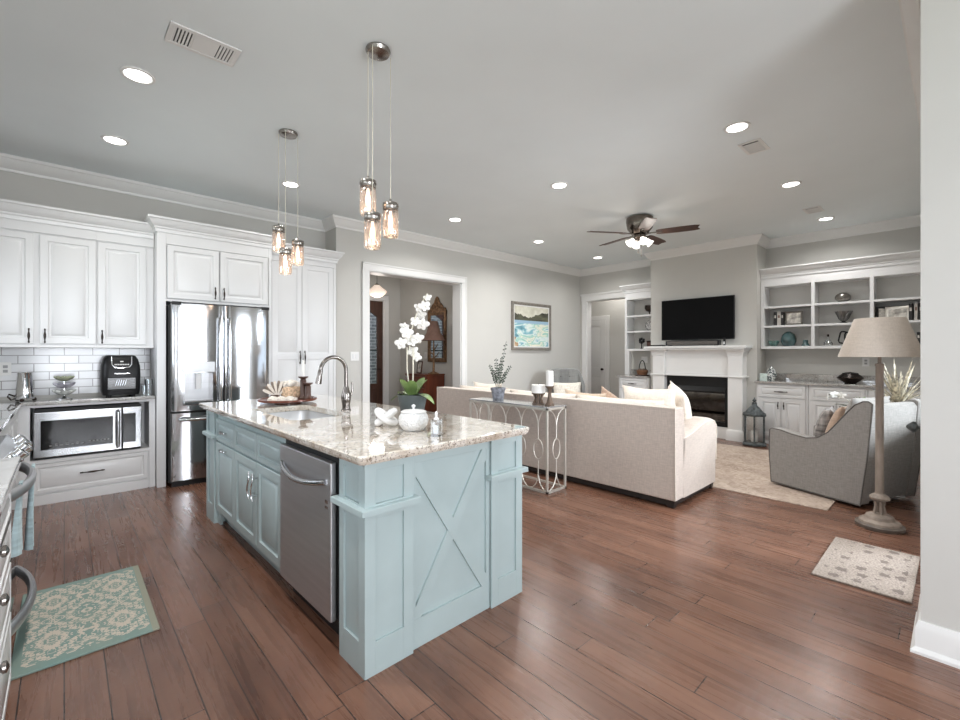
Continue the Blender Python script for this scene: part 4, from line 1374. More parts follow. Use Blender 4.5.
# knot sculpture
c = Vector((1.305, 2.165, ZT + 0.058))
mb = MB()
for k, th in enumerate((0.62, -0.62)):
    Lx = RT * math.cos(th) + Vector((0, 0, 1)) * math.sin(th)
    Nx = (FW * 0.9 + RT * (0.35 if k else -0.2)).normalized()
    pts = [c + Lx * 0.056 * math.cos(a) + Nx * 0.026 * math.sin(a) + FW * 0.01 * math.sin(2 * a + k) for a in [2 * PI * i / 32 for i in range(32)]]
    mb.tube(pts, 0.0195, 12, closed=True)
zmin = min(v.z for v in mb.v)
for v in mb.v:
    v.z -= zmin - ZT
single('knot_sculpture', mb, m_ceramic, 'white interlaced ceramic knot on the island worktop', 'sculpture', angle=80)

t = thing('lidded_bowl', 'white dimpled ceramic bowl with knobbed lid on the island', 'bowl', (1.345, 1.955, ZT), 0)
hob = NT('dimpled_white_ceramic')
vv = hob.n('TexVoronoi', {'Vector': hob.coord('Object'), 'Scale': 110.0})
hob.b.inputs['Base Color'].default_value = lin((222, 222, 222))
hob.b.inputs['Roughness'].default_value = 0.3
hob.bump(vv.outputs['Distance'], 0.9, 0.006)
build('body', MB().lathe((1.345, 1.955, ZT), [(0.042, 0), (0.052, 0.004), (0.073, 0.03), (0.079, 0.054), (0.075, 0.076), (0.066, 0.090), (0.062, 0.094), (0.002, 0.094)], 36), hob.m, t)
ld = build('lid', MB().lathe((1.345, 1.955, ZT + 0.095), [(0.066, 0), (0.068, 0.004), (0.056, 0.011), (0.02, 0.016), (0.002, 0.017)], 32), m_ceramic, t)
kn = build('knob', MB().lathe((1.345, 1.955, ZT + 0.111), [(0.006, 0), (0.005, 0.006), (0.011, 0.014), (0.011, 0.02), (0.002, 0.026)], 16), m_ceramic, t)
kn.parent = ld

t = thing('glass_dispenser', 'small clear glass dispenser with a white stopper near the island edge', 'dispenser', (1.335, 1.745, ZT), 0.6)
build('vessel', MB().loft([rrect(-0.028, 0.028, -0.022, 0.022, 0.006, z) for z in (0.0, 0.008, 0.075, 0.08)]), m_clear, t, world=False, angle=40)
build('core', MB().loft([rrect(-0.016, 0.016, -0.012, 0.012, 0.004, z) for z in (0.014, 0.018, 0.05, 0.052)]), m_ceramic, t, world=False)
build('stopper', MB().lathe((0, 0, 0.081), [(0.014, 0), (0.013, 0.006), (0.006, 0.012), (0.009, 0.03), (0.002, 0.04)], 16), m_ceramic, t, world=False)

# orchid in a dark planter
OX, OY = 1.69, 2.47
t = thing('potted_orchid', 'tall white orchid in a dark slate planter on the island', 'potted plant', (OX, OY, ZT), 0)
build('planter', MB().lathe((OX, OY, ZT), [(0.07, 0), (0.074, 0.004), (0.098, 0.125), (0.1, 0.132), (0.094, 0.132), (0.09, 0.118), (0.002, 0.118)], 28), m_pot_dark, t)
soil = build('moss', MB().lathe((OX, OY, ZT + 0.117), [(0.089, 0), (0.07, 0.012), (0.002, 0.018)], 20), m_leaf_dark, t)


def strap_leaf(base, d, L, w, lift, droop, th=0.004, n=10, fold=0.25):
    """broad leaf: centre line rises then droops, slightly folded"""
    d = Vector(d).normalized()
    side = d.cross(Vector((0, 0, 1))).normalized()
    rings = []
    for i in range(n + 1):
        s = i / n
        p = Vector(base) + d * (L * s) + Vector((0, 0, lift * s - droop * s * s))
        ww = w * (math.sin(PI * min(1, 0.12 + s * 0.88)) ** 0.7) / 2
        ww = max(ww, 0.001)
        up = Vector((0, 0, 1))
        rings.append([p - side * ww + up * ww * fold, p, p + side * ww + up * ww * fold, p - up * th])
    return MB().loft(rings)


for a, L, w, lift, droop in ((-2.2, 0.09, 0.075, 0.17, 0.05), (2.5, 0.12, 0.07, 0.08, 0.07), (0.9, 0.09, 0.075, 0.17, 0.05), (-0.6, 0.17, 0.07, 0.07, 0.11), (-1.5, 0.07, 0.075, 0.15, 0.04), (2.95, 0.13, 0.06, 0.05, 0.08), (0.2, 0.08, 0.075, 0.16, 0.05), (1.9, 0.08, 0.07, 0.14, 0.05)):
    d = RT * math.cos(a) + FW * math.sin(a)
    build('leaf', strap_leaf((OX + d.x * 0.02, OY + d.y * 0.02, ZT + 0.12), d, L, w, lift, droop), m_leaf, t, angle=70)


def orchid_flower(c, R, s):
    mb = MB()
    for k in range(5):
        a = 2 * PI * k / 5 + PI / 2
        big = 1.0 if k in (1, 4) else 0.8
        d = R @ Vector((math.cos(a), 0.0, math.sin(a)))
        tn = R @ Vector((-math.sin(a), 0.0, math.cos(a)))
        nn = R @ Vector((0, -1, 0))
        Q = Matrix((d, tn, nn)).transposed()
        mb.sell(Vector(c) + d * s * 0.55 * big + nn * (0.06 * s), s * 0.55 * big, s * 0.42 * big, s * 0.09, 1, 1, 12, 6, Q)
    mb.sell(Vector(c) + (R @ Vector((0, -0.22 * s, -0.15 * s))), s * 0.16, s * 0.22, s * 0.2, 1, 1, 8, 6, R)
    return mb


# two bare stems rise from the pot, then the spray arches to the right
def PT(du, z, df=0.0):
    """point at lateral offset du (to the right as seen from the kitchen) from the pot axis"""
    p = Vector((OX, OY, 0)) + RT * du + FW * df
    return Vector((p.x, p.y, z))


for du in (-0.035, 0.005):
    build('stem', MB().tube([PT(du * 0.4, ZT + 0.12), PT(du, ZT + 0.3), PT(du, 1.36)], 0.0045, 8), m_stem, t)
spray = [PT(-0.02, 1.34), PT(-0.01, 1.46), PT(0.02, 1.56), PT(0.06, 1.65), PT(0.10, 1.72)]
sp = build('flower_spray', MB().tube(spray, [0.0045, 0.004, 0.0035, 0.003, 0.002], 8), m_stem, t)
rnd = random.Random(3)
for i, (du, z, s) in enumerate(((-0.075, 1.385, 0.06), (0.0, 1.33, 0.05), (0.03, 1.295, 0.045), (-0.035, 1.455, 0.058), (0.03, 1.42, 0.055), (-0.005, 1.40, 0.055), (0.02, 1.53, 0.05), (0.06, 1.515, 0.06), (0.055, 1.575, 0.045), (0.085, 1.63, 0.055), (0.045, 1.62, 0.045), (0.1, 1.69, 0.035), (-0.06, 1.50, 0.04))):
    R = Matrix.Rotation(YAW - PI / 2 + rnd.uniform(-0.7, 0.7), 3, 'Z') @ Matrix.Rotation(rnd.uniform(-0.4, 0.4), 3, 'X') @ Matrix.Rotation(rnd.uniform(-0.5, 0.5), 3, 'Y')
    fl = build('flower', orchid_flower(PT(du, z, rnd.uniform(-0.04, 0.04)), R, s * 0.8), m_petal, t, angle=80)
    fl.parent = sp

# ================================================================== LIVING ROOM
single('area_rug', MB().box(4.66, 6.95, 0.74, 4.4, 0.0, 0.012), m_rug, 'large beige patterned rug between sofa and fireplace', 'rug', bevel=0.004)
single('door_mat', MB().box(3.256, 4.03, 0.165, 0.597, 0.0, 0.012), m_mat_d, 'small taupe mat with dark motifs beside the right wall', 'mat', bevel=0.004)

# ---- sofa
SO, SRZ = (3.76, 1.62, 0), math.radians(0)
t = thing('sofa', 'long oatmeal linen sofa seen from behind, facing the fireplace', 'sofa', SO, SRZ)
SL, SD = 3.28, 0.95


def sf(name, mb, mat, **kw):
    return build(name, mb, mat, t, world=False, **kw)


sf('plinth', MB().box(0.03, SD - 0.06, 0.03, SL - 0.03, 0.012, 0.07), m_plinth, bevel=0.004)
for x, y in ((0.02, 0.02), (SD - 0.10, 0.02), (0.02, SL - 0.09), (SD - 0.10, SL - 0.09)):
    sf('foot', MB().loft([[Vector(p) for p in ((x + e, y + e, z), (x + 0.07 - e, y + e, z), (x + 0.07 - e, y + 0.07 - e, z), (x + e, y + 0.07 - e, z))] for e, z in ((0.008, 0.0), (0.0, 0.068))]), m_plinth)
sf('seat_base', MB().box(0.05, SD - 0.04, 0.05, SL - 0.05, 0.066, 0.30), m_sofa, bevel=0.012)
bk = sf('backrest', MB().prism([(0.0, 0.0, 0.066), (0.17, 0.0, 0.066), (0.20, 0.0, 0.60), (0.17, 0.0, 0.855), (0.0, 0.0, 0.855)], (0, SL, 0)), m_sofa, bevel=0.014, seg=3)
mb = MB().tube([(0.002, 0.002, 0.075), (0.002, 0.002, 0.853), (0.002, SL - 0.002, 0.853), (0.002, SL - 0.002, 0.075)], 0.006, 6)
pp = sf('piping', mb, m_sofa_cushion)
pp.parent = bk
arm = [(0.165, 0.066), (0.165, 0.60), (0.24, 0.605), (0.38, 0.628), (0.54, 0.668), (0.68, 0.695), (0.80, 0.698), (0.89, 0.68), (0.94, 0.635), (0.952, 0.57), (0.938, 0.46), (0.928, 0.30), (0.92, 0.066)]
for y0, yo in ((0.0, 1), (SL, -1)):
    th = 0.20 * yo
    rings = []
    for s, e in ((0.0, 0.022), (0.10, 0.006), (0.22, 0.0), (0.78, 0.0), (0.92, 0.006), (1.0, 0.022)):
        ring = []
        for (x, z) in arm:
            k = 1 if z > 0.1 else 0
            cx = 0.0
            ring.append(Vector((x - (e if x > 0.8 else 0), y0 + th * s, z - e * k * (1 if z > 0.5 else 0.0))))
        rings.append(ring)
    sf('arm', MB().loft(rings), m_sofa, angle=50)
    pts = [Vector((x, y0 + th * 0.02, z - 0.02)) for x, z in arm[1:-1]]
    w_ = sf('arm_piping', MB().tube(pts, 0.005, 6), m_sofa_cushion)
cl = (SL - 0.42) / 3
for i in range(3):
    y = 0.21 + i * cl
    sf('seat_cushion', MB().sell((0.56, y + cl / 2, 0.37), 0.38, cl / 2 - 0.004, 0.085, 0.3, 0.25, 36, 10), m_sofa_cushion, angle=80)
for i in range(3):
    y = 0.21 + i * cl + cl / 2
    Fp = frame((0.285, y, 0.63), (0, 1, 0), (-0.2, 0, 0.98), (0.98, 0, 0.2))
    sf('back_cushion', MB().pillow(Fp, cl + 0.01, 0.52, 0.22, 12, 0.04), m_sofa_cushion, angle=80)
SM = Matrix.Translation(SO) @ Matrix.Rotation(SRZ, 4, 'Z')


def throw_pillow(label, x, y, z, size, yaw, tilt, mat, roll=0.0, t_=0.15, hh=None):
    c = SM @ Vector((x, y, z))
    R = Matrix.Rotation(SRZ + yaw, 3, 'Z') @ Matrix.Rotation(-tilt, 3, 'Y') @ Matrix.Rotation(roll, 3, 'X')
    Fp = lambda a, b, c_: c + R @ Vector((c_, a, b))
    return single('throw_pillow', MB().pillow(Fp, size, hh or size, t_, 12, 0.10), mat, label, 'pillow', angle=80)


throw_pillow('cream throw pillow with a pointed corner standing at the right sofa arm', 0.79, 0.30, 0.735, 0.50, -0.95, 0.16, m_sofa_cushion, 0.22, 0.17)
throw_pillow('plump pale linen pillow on the sofa just left of the right-arm pillow', 0.50, 0.46, 0.72, 0.56, -0.05, 0.22, m_sofa_cushion, 0.0, 0.24)
throw_pillow('sand-beige throw pillow at the middle of the sofa, low behind its back', 0.50, 1.20, 0.665, 0.50, 0.10, 0.30, m_beige, 0.05, 0.17)
throw_pillow('brown striped throw pillow tucked right of the sand-beige one', 0.62, 0.93, 0.665, 0.46, -0.45, 0.30, fabric('striped_brown_weave', (176, 150, 132), 0.14, 60, 0.5), 0.45, 0.15)
throw_pillow('large cream pillow at the far left end of the sofa', 0.44, 2.68, 0.69, 0.50, 0.1, 0.25, m_sofa_cushion, 0.0, 0.18)
throw_pillow('beige pillow on the sofa behind the potted lavender', 0.45, 2.12, 0.63, 0.48, -0.1, 0.28, m_beige, 0.08, 0.16)

# ---- console table behind the sofa
CT = (3.30, 2.615, 0)
t = thing('console_table', 'narrow champagne metal console table with looped open sides behind the sofa', 'console table', CT, 0)
CW, CLN, CH = 0.30, 1.10, 0.815
r = 0.011
mb = MB()


def bar(mb, p, q, r=0.010):
    p, q = Vector(p), Vector(q)
    d = (q - p)
    ax = max(range(3), key=lambda i: abs(d[i]))
    lo = [min(p[i], q[i]) - (r if i != ax else r) for i in range(3)]
    hi = [max(p[i], q[i]) + (r if i != ax else r) for i in range(3)]
    return mb.box(lo[0], hi[0], lo[1], hi[1], lo[2], hi[2])


for x in (r, CW - r):
    for y in (r, CLN - r):
        build('leg', bar(MB(), (x, y, r), (x, y, CH - 0.02)), m_champagne, t, world=False, bevel=0.002)
for z in (r, CH - 0.022):
    mb = MB()
    bar(mb, (r, r, z), (r, CLN - r, z))
    bar(mb, (CW - r, r, z), (CW - r, CLN - r, z))
    bar(mb, (r, r, z), (CW - r, r, z))
    bar(mb, (r, CLN - r, z), (CW - r, CLN - r, z))
    build('frame_rail', mb, m_champagne, t, world=False)
build('tabletop', MB().box(0.002, CW - 0.002, 0.002, CLN - 0.002, CH - 0.011, CH), M('silvered_glass_top', (200, 202, 204), 0.08, 0.7, var=0.04), t, world=False, bevel=0.002)


def fret(P, width, nb):
    """row of loops: U curves down from the top, ovals at mid height, U curves up from the foot"""
    out = []
    w = width / nb
    zt, zb = CH - 0.03, 0.02
    for i in range(nb):
        c = w * (i + 0.5)
        mb = MB()
        oz, oh, ow = 0.405, 0.095, min(0.055, w * 0.3)
        mb.tube([P(c + ow * math.cos(a), oz + oh * math.sin(a)) for a in [2 * PI * k / 28 for k in range(28)]], 0.0055, 8, closed=True)
        for s in (-1, 1):
            for z0, z1, hh in ((zt, oz + oh, 0.17), (zb, oz - oh, -0.17)):
                pts = [P(c + s * (w / 2 - 0.004) * (1 - math.sin(PI / 2 * k / 10)), z0 - hh * (1 - math.cos(PI / 2 * k / 10))) for k in range(11)]
                pts.append(P(c, z1))
                mb.tube(pts, 0.0055, 8)
        out.append(mb)
    return out


for mb in fret(lambda a, z: Vector((r, 0.012 + a, z)), CLN - 0.024, 5):
    build('fretwork_loop', mb, m_champagne, t, world=False)
for y in (r, CLN - r):
    for mb in fret(lambda a, z: Vector((0.012 + a, y, z)), CW - 0.024, 1):
        build('fretwork_loop', mb, m_champagne, t, world=False)

# ---- on the console
ZK = CH
c = Vector((3.46, 3.42, ZK))
t = thing('potted_lavender', 'sprigged plant in a grey marbled pot on the console table', 'potted plant', c, 0)
build('pot', MB().lathe(c, [(0.055, 0), (0.06, 0.01), (0.075, 0.10), (0.082, 0.105), (0.085, 0.13), (0.075, 0.13), (0.07, 0.115), (0.002, 0.115)], 24), m_pot_grey, t)
rnd = random.Random(5)
for i, (du, df, hgt, bend) in enumerate(((0.09, 0.0, 0.52, 0.09), (-0.02, 0.02, 0.34, 0.02), (0.03, -0.02, 0.30, 0.04), (-0.09, 0.0, 0.27, -0.06), (0.14, 0.01, 0.26, 0.10), (-0.06, -0.02, 0.22, -0.02), (0.05, 0.03, 0.36, 0.03), (-0.01, -0.03, 0.25, -0.04), (0.09, -0.03, 0.20, 0.06))):
    top = c + RT * (du) + FW * df + Vector((0, 0, 0.115 + hgt))
    base = c + RT * du * 0.2 + FW * df * 0.4 + Vector((0, 0, 0.113))
    pts = []
    for k in range(9):
        u = k / 8
        pts.append(base.lerp(top, u) + RT * (bend * 0.5 * (u * u - u)))
    st = build('stem', MB().tube(pts, 0.002, 6), m_leaf_dark, t)
    mb = MB()
    for k in range(8):
        u = 0.34 + 0.66 * k / 8
        p = base.lerp(top, u) + RT * (bend * 0.5 * (u * u - u))
        for s in (-1, 1):
            q = Matrix.Rotation(rnd.uniform(0, 3), 3, 'Z') @ Matrix.Rotation(s * 0.8, 3, 'Y')
            mb.sell(p + RT * s * 0.013 + Vector((0, 0, rnd.uniform(-0.006, 0.006))), 0.006, 0.008, 0.010, 1, 1, 8, 5, q)
    lf = build('sprig', mb, m_leaf_dark, t)
    lf.parent = st
for (x, y, hgt, rad, ch, cr, lab, labc) in ((3.43, 2.83, 0.115, 0.05, 0.08, 0.068, 'short brown wood candle holder under the wide candle on the console', 'wide short white pillar candle on the console table'),
                                             (3.43, 2.69, 0.19, 0.042, 0.145, 0.036, 'taller brown wood candle holder at the near end of the console', 'tall white pillar candle at the near end of the console')):
    if cr > 0.05:
        t = thing('candle_holder', lab, 'candle holder', (x, y, ZK), 0)
        build('base', MB().lathe((x, y, ZK), [(0.062, 0), (0.062, 0.012), (0.002, 0.012)], 20), m_candleholder, t)
        for k in range(4):
            a = 2 * PI * k / 4 + 0.5
            px_, py_ = x + 0.040 * math.cos(a), y + 0.040 * math.sin(a)
            build('leg', MB().tube([(px_, py_, ZK + 0.01), (px_ * 0.7 + x * 0.3, py_ * 0.7 + y * 0.3, ZK + 0.06), (px_, py_, ZK + 0.105)], [0.016, 0.010, 0.016], 10), m_candleholder, t)
        build('plate', MB().lathe((x, y, ZK), [(0.066, hgt - 0.012), (0.068, hgt), (0.002, hgt)], 20), m_candleholder, t)
    else:
        single('candle_holder', MB().lathe((x, y, ZK), [(0.046, 0), (0.046, 0.012), (0.03, 0.03), (0.018, 0.08), (0.015, 0.12), (0.022, 0.16), (0.042, hgt - 0.008), (0.042, hgt), (0.002, hgt)], 20), m_candleholder, lab, 'candle holder')
    t = thing('pillar_candle', labc, 'candle', (x, y, ZK + hgt), 0)
    build('wax', MB().lathe((x, y, ZK + hgt), [(cr, 0), (cr, ch - 0.004), (cr - 0.004, ch), (0.01, ch - 0.004), (0.002, ch - 0.004)], 24), m_wax, t)
    build('wick', MB().tube([(x, y, ZK + hgt + ch - 0.005), (x + 0.002, y, ZK + hgt + ch + 0.01)], 0.0015, 6), m_black, t)

# ---- grey swivel armchair
CHO, CRZ = (4.90, 0.545, 0.013), math.radians(-22.5)
t = thing('swivel_armchair', 'grey tweed swivel armchair with swooping arms, its back to the right wall', 'armchair', CHO, CRZ)


def ac(name, mb, mat, **kw):
    return build(name, mb, mat, t, world=False, **kw)


side = [(0.02, 0.02), (0.80, 0.02), (0.82, 0.30), (0.815, 0.54), (0.79, 0.556), (0.70, 0.55), (0.60, 0.528), (0.46, 0.515), (0.36, 0.535), (0.27, 0.60), (0.19, 0.70), (0.115, 0.80), (0.06, 0.865), (0.0, 0.90), (-0.04, 0.905), (-0.07, 0.885), (-0.068, 0.84), (-0.035, 0.45)]
CWD = 0.78
for x0, x1 in ((0.0, 0.13), (CWD, CWD - 0.13)):
    a = ac('arm', MB().prism([(x0, y, z) for y, z in side], (x1 - x0, 0, 0)), m_chair, bevel=0.012, seg=3, angle=60)
    s = 0.003 if x1 > x0 else -0.003
    pt = [(x0 + s, y, z) for y, z in side]
    p = ac('piping', MB().tube(pt, 0.006, 6, closed=True), m_chair_trim)
    p.parent = a
mb = MB().prism([(0.125, y, z) for y, z in ((0.02, 0.04), (0.16, 0.04), (0.13, 0.45), (0.075, 0.80), (0.02, 0.875), (-0.035, 0.88), (-0.06, 0.84), (-0.03, 0.45))], (CWD - 0.25, 0, 0))
ac('backrest', mb, m_chair, bevel=0.012, seg=3, angle=60)
ac('seat_base', MB().box(0.125, CWD - 0.125, 0.10, 0.77, 0.04, 0.30), m_chair, bevel=0.015)
ac('seat_cushion', MB().sell((CWD / 2, 0.47, 0.375), (CWD - 0.26) / 2, 0.34, 0.08, 0.3, 0.25, 32, 10), m_chair, angle=80)
Fb = frame((CWD / 2, 0.20, 0.67), (1, 0, 0), (0, -0.22, 0.975), (0, 0.975, 0.22))
ac('back_cushion', MB().pillow(Fb, CWD - 0.24, 0.50, 0.16, 12, 0.03), m_chair, angle=80)
ac('swivel_base', MB().lathe((CWD / 2, 0.40, 0.0), [(0.30, 0), (0.30, 0.02), (0.27, 0.045)], 32), m_plinth)
AM = Matrix.Translation(CHO) @ Matrix.Rotation(CRZ, 4, 'Z')


def chair_pillow(label, x, y, z, size, yaw, tilt, mat):
    c = AM @ Vector((x, y, z))
    R = Matrix.Rotation(CRZ + yaw, 3, 'Z') @ Matrix.Rotation(tilt, 3, 'X')
    Fp = lambda a, b, c_: c + R @ Vector((a, c_, b))
    return single('throw_pillow', MB().pillow(Fp, size, size, 0.13, 12, 0.10), mat, label, 'pillow', angle=80)


chair_pillow('tan pillow leaning against the back of the grey swivel chair', 0.40, 0.40, 0.63, 0.40, 0.25, 0.35, fabric('tan_linen', (170, 146, 128), 0.06, 100))
chair_pillow('dark braided-pattern pillow at the front in the grey swivel chair', 0.50, 0.60, 0.60, 0.34, 0.5, 0.30, fabric('charcoal_braid', (132, 126, 122), 0.28, 26, 0.8))

# ---- floor lamp
LP = Vector((4.53, 0.405, 0))
t = thing('floor_lamp', 'weathered taupe wood floor lamp with a large tapered shade', 'lamp', LP, 0)
build('base', MB().lathe(LP, [(0.120, 0.030), (0.126, 0.036), (0.122, 0.05), (0.108, 0.060), (0.090, 0.066), (0.082, 0.088), (0.060, 0.100), (0.034, 0.105)], 36), m_weathered, t)
build('foot_ring', MB().lathe(LP, [(0.142, 0), (0.146, 0.012), (0.146, 0.026), (0.132, 0.034), (0.118, 0.036), (0.002, 0.036)], 36), M('dark_taupe_wood', (96, 86, 78), 0.55, var=0.15, scale=20, stretch=(1, 1, 0.2)), t)
mb = MB()
for k in range(4):
    a = 2 * PI * k / 4 + 0.4
    mb.tube([LP + Vector((0.032 * math.cos(a), 0.032 * math.sin(a), 0.10)), LP + Vector((0.022 * math.cos(a), 0.022 * math.sin(a), 0.16)), LP + Vector((0.028 * math.cos(a), 0.028 * math.sin(a), 0.215))], 0.010, 8)
build('turned_spindles', mb, m_weathered, t)
build('collar', MB().lathe(LP, [(0.034, 0.20), (0.058, 0.212), (0.062, 0.228), (0.046, 0.245), (0.030, 0.255), (0.026, 0.27)], 28), m_weathered, t)
build('pole', MB().lathe(LP, [(0.027, 0.26), (0.025, 0.6), (0.024, 1.22), (0.027, 1.225), (0.027, 1.24), (0.012, 1.245), (0.010, 1.40)], 24), m_weathered, t)
sh = MB().loft([[LP + Vector((rr * math.cos(2 * PI * i / 48), rr * math.sin(2 * PI * i / 48), z)) for i in range(48)] for rr, z in ((0.245, 1.292), (0.248, 1.292), (0.248, 1.302), (0.150, 1.585), (0.147, 1.585), (0.242, 1.302))], closed=True)
sd = build('lamp_shade', sh, m_shade, t, angle=50)
mb = MB()
for k in range(3):
    a = 2 * PI * k / 3
    mb.tube([LP + Vector((0, 0, 1.40)), LP + Vector((0.148 * math.cos(a), 0.148 * math.sin(a), 1.578))], 0.003, 6)
sp = build('shade_spider', mb, m_nickel, t)
sp.parent = sd

# ---- plants behind the chair, on a side table
ST = Vector((6.20, 0.50, 0))
t = thing('side_table', 'small white side table holding plants behind the grey swivel chair', 'table', ST, 0)
build('tabletop', MB().lathe(ST, [(0.33, 0.65), (0.34, 0.66), (0.34, 0.675), (0.002, 0.675)], 36), m_trim, t)
for k in range(4):
    a = PI / 4 + PI / 2 * k
    build('leg', MB().tube([ST + Vector((0.24 * math.cos(a), 0.24 * math.sin(a), 0.012)), ST + Vector((0.22 * math.cos(a), 0.22 * math.sin(a), 0.655))], [0.016, 0.022], 10), m_trim, t)
c = ST + Vector((-0.10, -0.10, 0.675))
t = thing('spiky_plant', 'spiky cream-striped strap-leaf plant behind the grey swivel chair', 'potted plant', c, 0)
build('pot', MB().lathe(c, [(0.07, 0), (0.075, 0.006), (0.10, 0.13), (0.105, 0.135), (0.095, 0.135), (0.09, 0.12), (0.002, 0.12)], 24), m_pot_dark, t)
rnd = random.Random(11)
for i in range(92):
    a = 2 * PI * i * 0.381966
    el = rnd.uniform(0.05, 1.0)
    L = rnd.uniform(0.28, 0.42)
    d = Vector((math.cos(a), math.sin(a), 0))
    reach = L * (1.05 - 0.75 * el)
    if d.y < -0.2:
        reach = min(reach, 0.24 / -d.y)
    build('leaf', strap_leaf(c + Vector((0, 0, 0.12)) + d * 0.01, d, reach, 0.024, L * (0.15 + 1.1 * el), 0.12 * (1 - el) + 0.04, 0.002, 7), m_spiky, t, angle=70)
c = ST + Vector((-0.10, 0.16, 0.675))
t = thing('leafy_plant', 'low bright green leafy plant behind the lamp pole', 'potted plant', c, 0)
build('pot', MB().lathe(c, [(0.05, 0), (0.07, 0.08), (0.074, 0.085), (0.066, 0.085), (0.06, 0.075), (0.002, 0.075)], 20), m_ceramic, t)
for i in range(22):
    a = 2 * PI * i * 0.381966
    d = Vector((math.cos(a), math.sin(a), 0))
    build('leaf', strap_leaf(c + Vector((0, 0, 0.07)), d, rnd.uniform(0.05, 0.12), 0.05, rnd.uniform(0.06, 0.16), 0.03, 0.003, 6), m_leaf_green if i % 3 else m_leaf, t, angle=70)
c = ST + Vector((-0.12, 0.03, 0.675)) + Vector((0.02, 0.21, 0))
t = thing('trailing_orchid', 'small white-flowered orchid with dark leaves above the grey chair back', 'potted plant', c, 0)
build('pot', MB().lathe(c, [(0.035, 0), (0.045, 0.06), (0.04, 0.06), (0.002, 0.055)], 16), m_ceramic, t)
for a in (2.6, 1.6, 3.4, 0.4):
    d = Vector((math.cos(a), math.sin(a), 0))
    build('leaf', strap_leaf(c + Vector((0, 0, 0.055)), d, 0.17, 0.045, 0.10, 0.06, 0.003, 7), m_leaf_dark, t, angle=70)
pts = [c + Vector((-0.02 * k * 0.4, 0.055 * k, 0.06 + 0.10 * k - 0.018 * k * k)) for k in range(5)]
st = build('stem', MB().tube(pts, 0.003, 6), m_stem, t)
for k in (2, 3, 4):
    fl = build('flower', orchid_flower(pts[k], Matrix.Rotation(-0.7 + k, 3, 'Z'), 0.045), m_petal, t, angle=80)
    fl.parent = st

t = thing('curtain_holdback', 'grey metal curtain holdback knob on the right wall edge behind the lamp', 'holdback', (4.55, 0.144, 0.74), 0)
hb_at = (4.47, 0.112, 0.79)
t.location = hb_at
t.matrix_basis = Matrix.Translation(hb_at)
build('stem', MB().lathe(hb_at, [(0.02, 0), (0.02, 0.006), (0.009, 0.01), (0.009, 0.085)], 16, (0, 1, 0)), m_galv, t)
build('knob', MB().lathe((hb_at[0], hb_at[1] + 0.08, hb_at[2]), [(0.012, 0), (0.036, 0.012), (0.040, 0.028), (0.028, 0.042), (0.012, 0.06), (0.002, 0.064)], 18, (0, 1, 0)), m_galv, t)

# ---- little tufted chair by the left wall
c = Vector((6.50, 4.70, 0))
t = thing('tufted_chair', 'pewter velvet tufted chair with a curved back against the left wall', 'armchair', c, math.radians(140))


def tc_(name, mb, mat, **kw):
    return build(name, mb, mat, t, world=False, **kw)


n = 18
rings = []
for i in range(n + 1):
    s = i / n * 2 - 1
    a = s * 1.15
    x, y = 0.34 * math.sin(a), -0.29 + 0.34 * (1 - math.cos(a))
    topz = 1.05 - 0.05 * s * s - 0.40 * max(0, abs(s) - 0.72) ** 1.0 / 0.28 * 0.6
    nx, ny = math.sin(a), -math.cos(a)
    rings.append([Vector((x + nx * 0.035, y + ny * 0.035, 0.36)), Vector((x + nx * 0.045, y + ny * 0.06, topz - 0.02)), Vector((x, y + ny * 0.02, topz)), Vector((x - nx * 0.035, y - ny * 0.035, topz - 0.02)), Vector((x - nx * 0.045, y - ny * 0.03, 0.36))])
b = tc_('backrest', MB().loft(rings), m_tufted, angle=70)
for r_ in range(3):
    for k in range(4):
        s = (k - 1.5) / 2.4 + (0.1 if r_ % 2 else -0.05)
        a = s * 1.15
        p = Vector((0.34 * math.sin(a), -0.29 + 0.34 * (1 - math.cos(a)) + 0.04, 0.62 + r_ * 0.14))
        u = tc_('tuft_button', MB().sell(p, 0.012, 0.008, 0.012, 1, 1, 8, 6), m_chair_trim)
        u.parent = b
tc_('seat', MB().sell((0, 0.0, 0.40), 0.31, 0.31, 0.09, 0.3, 0.35, 30, 10), m_tufted, angle=80)
for x in (-0.24, 0.24):
    for y in (-0.24, 0.24):
        tc_('leg', MB().tube([(x * 0.95, y * 0.95, 0.34), (x, y, 0.0)], [0.024, 0.015], 10), m_darkwood)
c2 = c + Vector((-0.02, -0.12, 0))
Fp = frame((6.53, 4.73, 0.63), (0.77, -0.64, 0), (0.17, 0.20, 0.965), (-0.62, -0.74, 0.26))
single('throw_pillow', MB().pillow(Fp, 0.52, 0.36, 0.16, 12, 0.08), m_cream, 'knitted ivory pillow on the tufted chair by the left wall', 'pillow', angle=80)

# ---- painting
F = frame((5.896, 5.498, 1.375), (1, 0, 0), (0, 0, 1), (0, -1, 0))
w, h = 1.128, 0.89
t = thing('framed_painting', 'framed painting of a turquoise shoreline below dark hills on the left wall', 'painting', (5.896 + w / 2, 5.498, 1.375), 0)
mb = MB()
prof = [(0, 0), (0, 0.03), (0.02, 0.036), (0.055, 0.022), (0.055, 0.012)]
rings = [[F(i, i, d), F(w - i, i, d), F(w - i, h - i, d), F(i, h - i, d)] for i, d in prof]
mb.loft(rings, cap=False)
build('picture_frame', mb, M('taupe_picture_frame', (132, 126, 118), 0.45, 0.2, var=0.1, scale=20), t)
build('canvas', MB().fbox(F, 0.05, w - 0.05, 0.05, h - 0.05, 0.002, 0.014), m_art, t)
build('mat_slip', MB().loft([[F(i, i, d), F(w - i, i, d), F(w - i, h - i, d), F(i, h - i, d)] for i, d in ((0.05, 0.013), (0.05, 0.018), (0.075, 0.016), (0.075, 0.013))], cap=False), m_trim, t)

